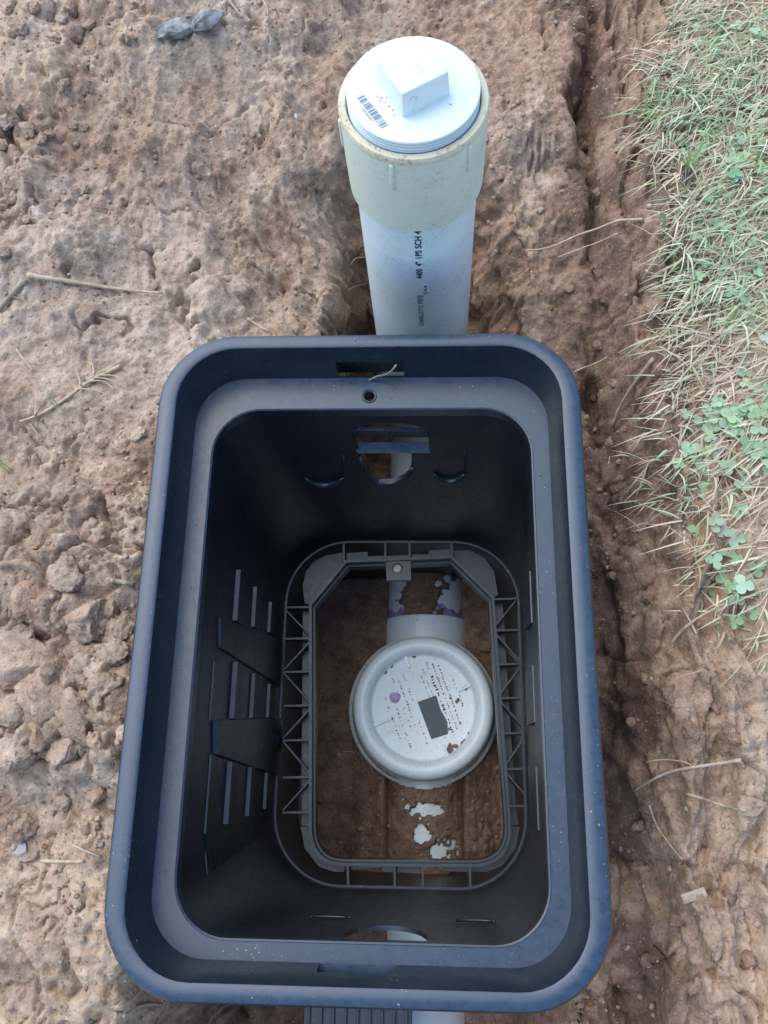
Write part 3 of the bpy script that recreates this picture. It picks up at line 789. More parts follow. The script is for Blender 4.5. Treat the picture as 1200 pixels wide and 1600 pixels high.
# raised marks on the square head: a small ring on top, a hook on the right face
tc3 = zp(653, 106, .1737)
ringp = [(tc3[0]+.0040*math.cos(t)*.8, tc3[1]+.0046*math.sin(t), .1735) for t in np.linspace(0, 5.6, 16)]
o = link('raised_mark', tube(ringp, [.0006]*16, 6), M['plug'], plug); o.matrix_parent_inverse = Matrix.Identity(4)
hk = []
ax_ = Vector((math.cos(sa), math.sin(sa), 0)); 
for px, py in ((641, 157), (647, 152), (651, 152), (650, 160), (645, 172)):
    r = ray(px, py)
    # right-front face of the head: plane through its centre with outward normal
    nrm = np.array([math.cos(sa+math.pi*.0), math.sin(sa), 0.0])
    ctr = np.array([AXT[0], AXT[1], .16])+nrm*.0221
    t = ((ctr-CAMPOS)@nrm)/(r@nrm); hk.append(CAMPOS+r*t)
o = link('raised_mark', tube(hk, [.0005]*5, 6), M['plug'], plug); o.matrix_parent_inverse = Matrix.Identity(4)

# ------------------------------------------------------------------ buried valve with round lid and drain pipe
valve = tag(empty('drain_valve', (LIDC[0], LIDC[1], -.63)), 'white drain valve with round lid in the soil at the bottom of the box', 'valve')
def ypipe(r0, ya, yb, name, mat, par):
    n = 64; V, F = [], []
    prof = [(ya, r0), (yb, r0)]
    for y_, r in ((ya, r0-.005), (ya, r0-.001), (ya+.001, r0), (yb-.001, r0), (yb, r0-.001), (yb, r0-.005)):
        for i in range(n):
            a = 2*math.pi*i/n; V.append((PX+r*math.cos(a), y_, PZ+r*math.sin(a)))
    for k in range(5):
        for i in range(n):
            j = (i+1) % n; F.append((k*n+i, k*n+j, (k+1)*n+j, (k+1)*n+i))
    return link(name, sharp(fixn(mesh(name, V, F))), mat, par)
ypipe(PR, .09, .46, 'inlet_pipe', M['lowpipe'], valve)
ypipe(.0635, .04, .112, 'hub', M['lowpipe'], valve)
ypipe(PR, -.62, -.08, 'outlet_pipe', M['lowpipe'], valve)
for yb, wd in ((.1185, .006), (.178, .004)):
    n = 90; V = []; F = []
    for i in range(n+1):
        a = math.pi*i/n
        j1 = .0020*math.sin(a*7)+.0012*math.sin(a*17+1); 
        V += [(PX+(PR+.0004)*math.cos(a), yb-wd, PZ+(PR+.0004)*math.sin(a)), (PX+(PR+.0004)*math.cos(a), yb+wd+j1*2, PZ+(PR+.0004)*math.sin(a))]
    for i in range(n): F.append((2*i, 2*i+2, 2*i+3, 2*i+1))
    link('primer_band', mesh('primer', V, F), M['purple'], valve)
c3 = (LIDC[0], LIDC[1], 0)
link('body', sharp(revolve([(.0, -.490), (.088, -.490), (.088, -.53), (.094, -.55), (.092, -.62), (.0, -.62)], 72, c3)), M['lowpipe'], valve)
link('flange', sharp(revolve([(.086, -.531), (.1000, -.531), (.1015, -.524), (.1060, -.524), (.1068, -.526), (.1068, -.545), (.086, -.546)], 90, c3), 40), M['lid_edge'], valve)
lidp = [(.0, -.4850), (.0690, -.4850), (.0715, -.4842), (.0728, -.4815), (.0745, -.4765), (.0775, -.4725), (.0820, -.4705), (.0870, -.4708), (.0915, -.4730), (.0950, -.4772), (.0970, -.4830), (.0974, -.4890), (.0950, -.4925), (.0, -.4930)]
lid = link('lid', sharp(revolve(lidp, 96, c3), 50), M['lid'], valve)
LZ = -.4847
def onlid(o): o.parent = lid; o.matrix_parent_inverse = Matrix.Identity(4); return o
def lz(px, py): return atz(px, py, LZ)[:2]
for px0, px1 in (((632, 1021), (640, 1044)), ((741, 1066), (716, 1080)), ((608, 1124), (585, 1133)), ((693, 1163), (699, 1184))):
    a, b = lz(*px0), lz(*px1)
    onlid(link('lid_rib', barm((a[0], a[1], -.4815), (b[0], b[1], -.4815), .0045, .004, .0008), M['lid'], None, False))
pp = [lz(652.5, 1097), lz(681.7, 1086.7), (lz(688, 1108)), lz(699, 1128), lz(700, 1147), lz(690, 1150), lz(674, 1155)]
onlid(link('grey_label', prism([tuple(p) for p in pp], LZ-.0001, LZ+.0004), M['patch'], None, False))
sp = lz(617, 1090)
onlid(link('purple_spot', prism([(sp[0]+.0078*math.cos(a)*(1+.12*math.sin(3*a)), sp[1]+.0078*math.sin(a)*(1+.1*math.cos(2*a))) for a in np.linspace(0, 2*math.pi, 20, endpoint=False)], LZ-.0001, LZ+.0003), M['purple'], None, False))
# rows of worn print, set askew like the label
marks = []; dr = Vector(lz(674, 1155))-Vector(lz(652.5, 1097)); dr.normalize(); dp = Vector((-dr.y, dr.x))
rr = random.Random(5)
cen = Vector((LIDC[0], LIDC[1]))
def mark(c, l, wdt):
    V = [c-dr*l-dp*wdt, c+dr*l-dp*wdt*rr.uniform(.6, 1.3), c+dr*l*rr.uniform(.5, 1.2)+dp*wdt, c-dr*l+dp*wdt*rr.uniform(.4, 1.2)]
    return mesh('m', [(v.x, v.y, LZ+.0002) for v in V], [(0, 1, 2, 3)])
for u, lo, hi, sz, pk in ((.040, -.045, .04, .0016, .75), (.033, -.05, .045, .0014, .7), (.026, -.055, .05, .0022, .75), (.018, -.055, -.0, .0012, .4), (.013, -.04, .05, .0012, .45), (-.010, -.05, -.01, .0012, .55), (-.012, .01, .05, .0015, .6), (-.019, -.045, .03, .0015, .6), (-.026, -.05, .02, .0013, .4), (-.035, -.045, .045, .0014, .35), (-.045, -.03, .03, .0013, .5), (.052, -.02, .02, .0013, .5)):
    s = lo
    while s < hi:
        if rr.random() < pk:
            c = cen-dp*u*(-1 if dp.x < 0 else 1)*-1+dr*s+Vector((rr.uniform(-.0006, .0006), rr.uniform(-.0006, .0006)))
            if (c-cen).length < .066: marks.append(mark(c, sz*rr.uniform(.3, .7), sz*rr.uniform(.3, .9)))
        s += sz*rr.uniform(1.3, 2.4)
tag(onlid(link('worn_print', join(marks), M['ink'], None, False)), kind='stuff')
tag(bc, kind='stuff')

# ------------------------------------------------------------------ clods, pebbles, crumbs
def rock_mesh(name, seed, sub=3, flats=5, amp=.22):
    rg = np.random.default_rng(seed)
    bm = bmesh.new(); bmesh.ops.create_icosphere(bm, subdivisions=sub, radius=1)
    co = np.array([v.co[:] for v in bm.verts])
    ph = rg.uniform(0, 50, 3)
    nz = fbm(co[:, 0]+ph[0], co[:, 1]+co[:, 2]*.7+ph[1], 1.1, 4, .55)+.7*fbm(co[:, 2]+ph[2], co[:, 0]*.6-co[:, 1]+ph[0], 1.7, 4, .6)
    co = co*(1+amp*nz)[:, None]
    for k in range(flats):
        nv = rg.normal(size=3); nv /= np.linalg.norm(nv); h = rg.uniform(.55, .85) if flats < 20 else rg.uniform(.42, .75)
        dd = co@nv; over = np.clip(dd-h, 0, None); co = co-np.outer(over*(.85 if flats < 20 else 1.0), nv)
    if sub > 3:
        hf = fbm(co[:, 0]*1.0+ph[1], co[:, 1]+co[:, 2]*.8+ph[2], 5, 4, .65)+fbm(co[:, 2]+ph[0], co[:, 0]-co[:, 1]*.7, 4, 4, .65)
        co *= (1+.075*hf)[:, None]
    co *= rg.uniform(.75, 1.2, 3)*np.array([1, 1, .72])
    co += .03*np.stack([fbm(co[:, 1]*5+ph[0], co[:, 2]*5, 1, 3), fbm(co[:, 2]*5+ph[1], co[:, 0]*5, 1, 3), fbm(co[:, 0]*5+ph[2], co[:, 1]*5, 1, 3)], 1)
    for v, c in zip(bm.verts, co): v.co = c
    me = bpy.data.meshes.new(name); bm.to_mesh(me); bm.free()
    me.polygons.foreach_set('use_smooth', [True]*len(me.polygons)); me.materials.append(M['clod'])
    return me
CL = [rock_mesh('clod_mesh', 100+i, 4, 6, .30) for i in range(9)]
CLR = []
for me_ in CL[:5]:
    c_ = me_.copy(); c_.materials.clear(); c_.materials.append(M['clod_red']); CLR.append(c_)
PB = [rock_mesh('pebble_mesh', 200+i, 2, 3, .16) for i in range(6)]
def put(name, me, p, s, sink=.35, flat=1.0):
    o = bpy.data.objects.new(name, me); COL.objects.link(o)
    o.scale = (s*random.uniform(.85, 1.2), s*random.uniform(.85, 1.2), s*random.uniform(.75, 1.0)*flat)
    o.rotation_euler = (random.uniform(-.5, .5), random.uniform(-.5, .5), random.uniform(0, 6.28))
    o.location = (p[0], p[1], p[2]+s*.6*(1-2*sink))
    return o
ORD = ['topmost', 'second from the top', 'third from the top', 'fourth from the top', 'fifth from the top', 'sixth from the top', 'seventh from the top', 'eighth from the top', 'ninth from the top', 'tenth from the top', 'eleventh from the top', 'twelfth from the top', 'thirteenth from the top', 'lowest']
def placed(spots, cols):
    """for each spot its column's name and its rank from the top of that column"""
    order = sorted(range(len(spots)), key=lambda i: spots[i][0]); n = len(order); k = len(cols); out = [None]*n
    for c in range(k):
        ids = sorted(order[c*n//k:(c+1)*n//k], key=lambda i: spots[i][1])
        for j, i in enumerate(ids): out[i] = (cols[c], ORD[j])
    return out
# big clods piled along the left of the box (pixel, radius in m)
BIG = [(20, 1000, .024), (60, 1040, .026), (110, 1015, .020), (125, 1050, .022), (75, 1085, .025), (160, 1070, .015), (145, 1100, .017), (30, 1110, .022), (115, 1125, .018),
       (170, 1130, .012), (60, 1150, .021), (20, 1180, .018), (150, 1160, .013), (95, 1175, .015), (130, 965, .022), (165, 950, .018), (90, 960, .016), (185, 985, .012), (175, 1020, .012),
       (40, 930, .018), (15, 870, .017), (60, 840, .014), (100, 900, .015), (140, 830, .012), (100, 760, .013), (190, 700, .010), (160, 690, .008), (215, 680, .009), (70, 770, .012), (125, 1265, .017), (95, 1250, .014),
       (45, 1330, .013), (30, 1290, .014), (150, 1240, .011), (140, 1290, .010), (180, 1210, .009)]
PL = placed(BIG, ['picture edge row', 'middle row', 'row nearest the box'])
for i, (px, py, s) in enumerate(BIG):
    p = gpx(px, py)
    tag(put('soil_clod', CL[i % len(CL)], p, s*1.08, .70), 'clay clod of the left pile, %s, %s' % PL[i], 'clod', 'clods of clay left of the box')
# pebbles and small lumps on the upper left
UL = [(70, 22, .011), (32, 45, .007), (110, 15, .009), (55, 15, .008), (120, 55, .009), (15, 12, .008), (98, 32, .006), (195, 62, .005), (118, 196, .005), (130, 200, .0045), (12, 195, .007), (45, 205, .008), (78, 212, .006), (66, 222, .006), (27, 170, .005), (20, 275, .006),
      (24, 312, .006), (132, 298, .005), (42, 345, .004), (88, 340, .005), (100, 135, .006), (120, 228, .004), (150, 262, .003), (5, 230, .006), (8, 395, .007), (25, 55, .005), (85, 60, .006), (140, 40, .006), (10, 320, .006), (60, 180, .004)]
PL = placed(UL, ['picture edge column', 'middle column', 'column nearest the stone'])
for i, (px, py, s) in enumerate(UL):
    tag(put('pebble', CL[i % len(CL)], gpx(px, py), s*1.5, .35), 'small soil lump, upper left ground, %s, %s' % PL[i], 'pebble', 'lumps scattered at the upper left')
RS = [(768, 262, .005), (783, 278, .005), (772, 315, .004), (790, 180, .005), (812, 240, .0035), (845, 330, .004), (775, 395, .004), (805, 440, .0045), (860, 210, .004), (830, 140, .004), (770, 350, .004), (880, 300, .004), (760, 120, .004), (740, 95, .004)]
PL = placed(RS, ['beside the upright pipe', 'toward the bank'])
for i, (px, py, s) in enumerate(RS):
    tag(put('pebble', PB[i % len(PB)], gpx(px, py), s, .25), 'pale pebble in loose soil %s, %s' % PL[i], 'pebble', 'pebbles right of the upright pipe')
BK = [(905, 60, .010), (930, 120, .008), (895, 160, .007), (915, 230, .009), (880, 250, .006), (940, 300, .008), (900, 330, .007), (868, 380, .006), (925, 420, .009), (890, 450, .008), (950, 470, .007), (860, 480, .006), (935, 540, .008), (960, 600, .009), (925, 620, .006), (955, 690, .007),
      (975, 780, .008), (1000, 860, .009), (960, 900, .007), (1020, 930, .010), (985, 990, .008), (1010, 1060, .010), (1050, 1090, .012), (990, 1130, .008), (1080, 1140, .010), (1120, 1100, .008), (1040, 1170, .007), (1150, 1150, .010), (1000, 1290, .009), (1100, 1310, .010), (1060, 1440, .009), (1140, 1400, .012), (1010, 1500, .009), (1090, 1540, .010), (1170, 1500, .009)]
PL = placed(BK, ['nearest the box', 'middle strip', 'nearest the picture edge'])
for i, (px, py, s) in enumerate(BK):
    tag(put('soil_clod', CLR[(i*2+1) % len(CLR)], gpx(px, py), s*.9, .62), 'soil clod on the right bank, %s, %s' % PL[i], 'clod', 'clods on the right bank')
IN = [(572, 972, .006), (590, 940, .006), (505, 1000, .010), (520, 1020, .006), (510, 1090, .007), (760, 1010, .012), (745, 985, .009), (545, 1060, .004), (548, 1275, .005), (500, 1250, .004), (565, 1295, .005), (620, 1240, .004), (750, 1290, .006), (742, 1240, .004), (775, 1200, .005), (530, 1180, .004), (580, 1250, .004), (608, 1290, .004), (770, 1060, .006), (738, 1310, .005)]
PL = placed(IN, ['left', 'middle', 'right'])
for i, (px, py, s) in enumerate(IN):
    tag(put('pebble', CLR[i % len(CLR)], gpx(px, py), s, .4), 'small stone on moist soil inside the box, %s third, %s' % PL[i], 'pebble', 'stones on the soil inside the box')
# dirt caught in the lid's recess
lsp = [(600, 1050, .0055), (612, 1040, .004), (645, 1024, .005), (658, 1019, .004), (725, 1050, .0045), (720, 1042, .0035), (728, 1075, .005), (738, 1072, .004), (715, 1095, .004), (735, 1150, .005), (728, 1158, .0045), (703, 1170, .006), (712, 1166, .005), (722, 1162, .004), (695, 1130, .003), (700, 1140, .003)]
ms = []
for i, (px, py, sz) in enumerate(lsp):
    p = atz(px, py, -.4845); me = PB[i % 6].copy(); me.transform(Matrix.Translation((p[0], p[1], -.4848)) @ Matrix.Rotation(i*1.3, 4, 'Z') @ Matrix.Diagonal((sz*1.15, sz*.8, .0016, 1))); ms.append(me)
ls = join(ms); at_ = ls.attributes.new('soil', 'FLOAT_VECTOR', 'POINT'); at_.data.foreach_set('vector', np.tile(np.array([1, .25, 0], dtype=np.float32), len(ls.vertices)))
tag(link('lid_dirt', ls, M['soil']), 'brown dirt caught in the recess of the round valve lid', 'dirt', None, 'stuff')
# crumbs too many to count
def crumbs():
    bm = bmesh.new(); bmesh.ops.create_icosphere(bm, subdivisions=1, radius=1)
    base = np.array([v.co[:] for v in bm.verts]); faces = np.array([[v.index for v in f.verts] for f in bm.faces]); bm.free()
    V, F, S = [], [], []; k = 0
    rg = np.random.default_rng(3)
    tries = 0
    while k < 6000 and tries < 60000:
        tries += 1
        x = rg.uniform(-.60, .50); y = rg.uniform(-.36, 1.0)
        ins = (-.115 < x < .165) and (-.23 < y < .165)
        if -.195 < x < .195 and -.28 < y < .28 and not ins: continue
        den = .35+.9*float(fbm(np.array([x]), np.array([y]), 7, 2, .5, 50)[0])
        if x < -.22 and -.2 < y < .2: den += .3
        if ins: den += .35
        if rg.random() > den: continue
        s = .0010+.0028*rg.random()**3
        if ins: s *= .8
        z = hz(x, y)
        if ins and (math.hypot(x-LIDC[0], y-LIDC[1]) < .107 or (abs(x-PX) < PR and z < -.515)): continue
        v = base*rg.uniform(.7, 1.25, (len(base), 1))*np.array([1, 1, .7])*s
        V.append(v+np.array([x, y, z+.2*s])); F.append(faces+k*len(base)); k += 1
        red = np.clip(.3+.5*(z < -.2)+rg.normal(0, .3), 0, 1); wet_dark = np.clip((.5 if ins else .05)+rg.normal(0, .2), 0, 1)
        S.append(np.tile([red, wet_dark, 0], (len(base), 1)))
    V = np.concatenate(V); F = np.concatenate(F); S = np.concatenate(S).astype(np.float32)
    me = bpy.data.meshes.new('crumbs'); me.from_pydata(V.tolist(), [], F.tolist()); me.update()
    a = me.attributes.new('soil', 'FLOAT_VECTOR', 'POINT'); a.data.foreach_set('vector', S.ravel())
    tag(link('soil_crumbs', me, M['soil']), 'loose crumbs of soil strewn over the dug ground', 'soil crumbs', None, 'stuff')
crumbs()

def rim_dirt():
    rg = np.random.default_rng(8); ms = []
    while len(ms) < 90:
        x = rg.uniform(-.19, .19); y = rg.uniform(-.275, .275)
        onrim = abs(x) > .182 or abs(y) > .271
        onled = (-.167 < x < -.154 or .157 < x < .167 or -.255 < y < -.246 or .226 < y < .253) and abs(x) < .167 and -.255 < y < .253
        if not (onrim or onled): continue
        if abs(x) > .12 and abs(y) > .2: continue
        s_ = .0005+.0009*rg.random()**3; me = PB[int(rg.integers(6))].copy()
        me.transform(Matrix.Translation((x, y, (0 if onrim else -.045)+s_*.3)) @ Matrix.Rotation(rg.uniform(0, 6), 4, 'Z') @ Matrix.Diagonal((s_, s_, s_*.6, 1))); ms.append(me)
    j = join(ms); a_ = j.attributes.new('soil', 'FLOAT_VECTOR', 'POINT'); a_.data.foreach_set('vector', np.tile(np.array([1, .35, 0], dtype=np.float32), len(j.vertices)))
    tag(link('rim_dirt', j, M['soil']), 'tiny crumbs of dirt on the rim and ledge of the open box', 'dirt', None, 'stuff')
rim_dirt()

# ------------------------------------------------------------------ stones
def stone(name, px, py, s, seed, mat, label, cat='stone', flat=.7, sink=.3, rz=None):
    me = rock_mesh(name, seed, 3, 26, .10); me.materials.clear(); me.materials.append(M[mat])
    o = put(name, me, gpx(px, py), s, sink, flat); o.scale = (s*1.25, s*.8, s*flat)
    o.rotation_euler = (.15, -.1, rz if rz is not None else random.uniform(0, 6))
    sharp(me, 12)
    return tag(o, label, cat)
stone('stone', 276, 58, .034, 301, 'stone_dark', 'dark grey and white angular stone on bare ground at the upper left', rz=.1)
stone('stone', 324, 36, .024, 305, 'stone_dark', 'small dark stone just behind the grey and white angular stone', rz=.5)
stone('stone', 1124, 700, .014, 309, 'stone_grey', 'pale grey angular stone among the clover on the right', flat=.8, rz=1.3)
stone('stone', 1172, 1262, .016, 315, 'clod', 'flat tan lump in the bare bank at the right edge', flat=.3, rz=.2, sink=.45)
stone('stone', 108, 430, .0035, 317, 'stone_grey', 'tiny bluish grey pebble beside the long straw stalk on the left', 'pebble', flat=.9)
stone('stone', 36, 1330, .009, 321, 'stone_grey', 'pale grey stone on the ground at the lower left', rz=.6)
stone('stone', 462, 183, .0042, 323, 'chip', 'small white chip on bare ground left of the upright pipe', 'chip', flat=.7, rz=1.5)
cpx = gpx(1082, 1398)
o = link('wood_chip', boxm(0, 0, 0, .022, .009, .003, .001), M['root']); o.location = (cpx[0], cpx[1], cpx[2]+.002); o.rotation_euler = (.3, -.2, .35)
tag(o, 'pale broken wood chip stuck in the bank at the lower right', 'wood chip')

# ------------------------------------------------------------------ stalks, twigs and roots
def strand_on_ground(name, pts, r0, r1, mat, label, cat, lift=.003, group=None):
    if pts[0][0] > 800: lift += .007
    P = []
    for a, b in zip(pts[:-1], pts[1:]):
        for k in range(5): P.append((a[0]+(b[0]-a[0])*k/5, a[1]+(b[1]-a[1])*k/5))
    P.append(pts[-1])
    W = [gpx(*p) for p in P]; W = [Vector((p.x, p.y, p.z)) for p in W]
    Z = [p.z for p in W]
    for it in range(5):
        W = [W[0]]+[(W[k-1]+W[k]*2+W[k+1])/4 for k in range(1, len(W)-1)]+[W[-1]]
    W = [Vector((p.x, p.y, max(p.z, hz(p.x, p.y)-.001)+lift)) for p in W]
    for it in range(3):
        W = [W[0]]+[(W[k-1]+W[k]*2+W[k+1])/4 for k in range(1, len(W)-1)]+[W[-1]]
    m = len(W)
    me = tube(W, [(r0+(r1-r0)*k/(m-1))*(1+.12*math.sin(k*2.3)) for k in range(m)], 7)
    o = link(name, me, M[mat])
    return tag(o, label, cat, group)
strand_on_ground('straw_stalk', [(46, 434), (100, 443), (160, 452), (210, 459), (255, 461)], .0032, .0014, 'straw', 'long straight straw stalk lying on bare ground at the left', 'stalk', .004)
strand_on_ground('twig', [(0, 488), (20, 466), (45, 440)], .0032, .0025, 'twig', 'short brown twig at the left edge touching the long straw stalk', 'twig', .004)
strand_on_ground('twig', [(20, 465), (32, 470), (38, 474)], .001, .0006, 'twig', 'tiny side twig at the left edge below the long straw stalk', 'twig')
runner = strand_on_ground('dead_grass_runner', [(36, 662), (70, 650), (105, 628), (135, 603), (160, 590), (190, 575)], 0.0012, .0027, 'straw', 'dead grass runner with frayed end lying left of the box', 'grass stem', .004)
for i, pts in enumerate(([(140, 598), (170, 580), (196, 565)], [(150, 590), (150, 575), (140, 562)], [(155, 592), (180, 590), (197, 597)], [(145, 600), (165, 598), (182, 612)], [(60, 655), (66, 640), (72, 632)], [(120, 612), (150, 612), (172, 622)], [(165, 585), (188, 572), (202, 562)], [(130, 606), (125, 585), (118, 572)], [(150, 594), (175, 596), (190, 606)])):
    fb = strand_on_ground('frayed_fibre', pts, .0012, .0004, 'straw', None, None, .006); fb.parent = runner
strand_on_ground('straw_stalk', [(28, 548), (40, 566), (55, 582)], .0011, .0008, 'straw', 'short pale straw bent like an elbow at the left edge', 'straw')
strand_on_ground('straw_stalk', [(50, 664), (58, 676), (68, 686)], .0012, .0006, 'straw', 'short straw hanging below the dead grass runner', 'straw')
strand_on_ground('root', [(176, 908), (195, 912), (212, 915)], .0022, .0020, 'straw', 'pale root end poking out of the clods by the left wall', 'root', .004)
strand_on_ground('root', [(68, 1344), (100, 1346), (132, 1345)], 0.0019, .0015, 'straw', 'short tan root lying on the ground at the lower left', 'root', .003)
strand_on_ground('root', [(118, 1320), (138, 1330), (162, 1338)], .0010, .0008, 'root', 'thin root running to the left rim above the short tan root', 'root')
strand_on_ground('root', [(195, 1586), (215, 1570), (235, 1563), (255, 1568)], .0016, .0010, 'root', 'curved pale root in front of the near left corner of the box', 'root')
strand_on_ground('straw_stalk', [(470, 138), (485, 130), (500, 122)], .0009, .0006, 'straw', 'thin forked straw on bare ground left of the plug', 'straw')
strand_on_ground('straw_stalk', [(455, 128), (472, 134), (486, 138)], .0009, .0006, 'straw', 'thin straw crossing the forked straw left of the plug', 'straw')
strand_on_ground('straw_stalk', [(388, 500), (405, 512), (420, 520)], .0014, .0008, 'straw', 'short straw just behind the back left corner of the rim', 'straw')
strand_on_ground('straw_stalk', [(352, 0), (366, 14), (380, 32)], .0014, .001, 'straw', 'dry straw at the top edge, left of middle', 'straw')
strand_on_ground('straw_stalk', [(410, 0), (418, 16), (420, 28)], .0013, .001, 'straw', 'dry upright straw at the top edge, right of another straw', 'straw')
strand_on_ground('grass_blade', [(100, 320), (115, 313), (130, 320)], .0011, .0005, 'twig', 'small bent dark blade on bare ground at the left', 'grass blade')  # a single dark blade of grass, modelled as a thin tube
strand_on_ground('root', [(820, 402), (860, 396), (895, 378), (945, 362), (1000, 352)], .0010, .0016, 'root', 'long thin root hanging from the bank right of the upright pipe', 'root', .003)
strand_on_ground('root', [(870, 410), (905, 398), (940, 385), (960, 378)], .0008, .0010, 'root', 'thin root just below the long root on the right bank', 'root')
strand_on_ground('root', [(895, 588), (920, 578), (945, 568)], .0010, .0007, 'root', 'fine root beside the back right corner of the rim', 'root')
strand_on_ground('grass_runner', [(952, 674), (965, 640), (985, 610), (1015, 570)], .0016, .0020, 'straw', 'yellow grass runner hanging down the bank beside the box', 'grass stem', .005)
strand_on_ground('root', [(985, 1236), (1015, 1216), (1050, 1202), (1100, 1196), (1150, 1188)], .0010, .0016, 'root', 'long pale root across the bare bank at the lower right', 'root', .004)
strand_on_ground('root', [(1000, 1192), (1030, 1186), (1060, 1190), (1075, 1196)], .0008, .0006, 'root', 'fine root just above the long pale root on the bank', 'root')
strand_on_ground('root', [(1010, 1258), (1020, 1290), (1040, 1318), (1058, 1340)], .0010, .0008, 'root', 'thin root running down the bank toward the wood chip', 'root')
strand_on_ground('grass_runner', [(1062, 1240), (1095, 1248), (1120, 1258), (1150, 1265)], .0014, .0009, 'straw', 'yellow stem with green leaves below the long pale root', 'grass stem', .005)
strand_on_ground('straw_stalk', [(1042, 1010), (1060, 985), (1095, 962), (1125, 948)], .0014, .0010, 'straw', 'straw stem at the edge of the grass, lower end by the box', 'straw', .004)
strand_on_ground('root', [(555, 1178), (550, 1174), (535, 1175)], .0008, .0006, 'straw', 'fine straw on the soil left of the round valve lid', 'straw')
for i, (pts, lb_) in enumerate((([(540, 505), (555, 500), (575, 507)], 'pale straw in the gap left of the upright pipe, by the rim'), ([(545, 460), (562, 450), (580, 446)], 'fine root in the gap left of the upright pipe'), ([(548, 418), (560, 414), (578, 405)], 'fine root higher in the gap left of the upright pipe'))):
    strand_on_ground('root', pts, .0010, .0007, 'straw', lb_, 'root', .004)

# ------------------------------------------------------------------ grass, straw litter and clover on the right bank
def in_poly(x, y, P):
    c = False; n = len(P)
    for i in range(n):
        (x1, y1), (x2, y2) = P[i], P[i-1]
        if (y1 > y) != (y2 > y) and x < (x2-x1)*(y-y1)/(y2-y1)+x1: c = not c
    return c
class Leaves:
    def __init__(s): s.V = []; s.F = []; s.C = []
    def blade(s, p, d, L, wd, col, lift, droop=1.0, nseg=4):
        d = Vector(d).normalized(); side = Vector((-d.y, d.x, 0)); b = len(s.V)
        for k in range(nseg+1):
            t = k/nseg
            q = Vector(p)+d*L*t; q.z += lift*math.sin(min(1, t*1.25)*math.pi*.62)*1.0-droop*lift*.7*t*t
            wv = wd*(1-t**1.6)*(.7+.3*math.sin(t*3)) if t < 1 else .0001
            s.V += [q-side*wv, q+side*wv+Vector((0, 0, wv*.5))]
            s.C += [col, col]
        for k in range(nseg): s.F.append((b+2*k, b+2*k+1, b+2*k+3, b+2*k+2))
    def leaflet(s, p, ang, L, wd, col, tilt):
        b = len(s.V); d = Vector((math.cos(ang), math.sin(ang), tilt)).normalized(); sd = Vector((-math.sin(ang), math.cos(ang), 0))
        prof = [(0, .12), (.25, .75), (.55, 1.0), (.82, .8), (1.0, .30)]
        for t, ww in prof:
            q = Vector(p)+d*L*t
            s.V += [q-sd*wd*ww+Vector((0, 0, wd*.22*ww)), q, q+sd*wd*ww+Vector((0, 0, wd*.22*ww))]; s.C += [col]*3
        for k in range(len(prof)-1):
            for j in (0, 1): s.F.append((b+3*k+j, b+3*k+j+1, b+3*k+j+4, b+3*k+j+3))
    def build(s, name):
        me = mesh(name, s.V, s.F)
        a = me.attributes.new('tint', 'FLOAT_COLOR', 'POINT')
        a.data.foreach_set('color', np.array([(*c, 1) for c in s.C], dtype=np.float32).ravel())
        return link(name, me, M['leaf'])
def jit(c, r, k=.25):
    f = 1+r.uniform(-k, k); return tuple(min(.9, x*f*(1+r.uniform(-.08, .08))) for x in c)
GREEN = [(.43, .54, .32), (.53, .62, .42), (.35, .46, .26), (.58, .65, .46), (.49, .58, .40)]
STRAW = [(.64, .57, .42), (.70, .65, .50), (.54, .46, .34), (.60, .58, .40)]
GP = [(1090, -60), (1060, 90), (1030, 190), (1080, 290), (1085, 430), (1065, 560), (1050, 680), (1055, 760), (1110, 850), (1140, 960), (1195, 1030), (1420, 1060), (1500, -60)]
GW = [tuple(atz(px, py, -.075)[:2]) for px, py in GP]
xs = [p[0] for p in GW]; ys = [p[1] for p in GW]
r = random.Random(21)
gl, dl, cl_ = Leaves(), Leaves(), Leaves()
def dens(x, y, sd): return float(fbm(np.array([x]), np.array([y]), 9, 3, .55, sd)[0])
cnt = 0
while cnt < 24000:
    x = r.uniform(min(xs), min(.62, max(xs))); y = r.uniform(min(ys), min(1.05, max(ys)))
    cnt += 1
    if not in_poly(x+r.gauss(0, .020), y+r.gauss(0, .020), GW): continue
    z = hz(x, y); dn = dens(x, y, 60)
    thin = .30 if y < .13 else (.55 if y < .27 else 1.0)
    a = r.gauss(3.75, .75) if r.random() < .72 else r.uniform(0, 6.28)
    if r.random() < .5:
        if r.random() > (.30+.95*dn-.22*math.exp(-((y-.30)/.07)**2))*thin: continue
        L = r.uniform(.010, .048)*(.7 if y < .32 else 1)
        gl.blade((x, y, z-.001), (math.cos(a), math.sin(a), r.uniform(0, .35)), L, r.uniform(.0007, .0017), jit(r.choice(GREEN), r), r.uniform(.003, .018))
    else:
        if r.random() > (.95-.7*dn+.5*math.exp(-((y-.30)/.07)**2))*(.35 if y < .13 else (.62 if y < .25 else 1)): continue
        a = r.gauss(.62, .5)+(math.pi if r.random() < .5 else 0) if r.random() < .75 else r.uniform(0, 6.28)
        L = r.uniform(.012, .05)
        dl.blade((x, y, z+.0015), (math.cos(a), math.sin(a), r.uniform(-.05, .12)), L, r.uniform(.0005, .0013), jit(r.choice(STRAW), r), r.uniform(.001, .007), .6)
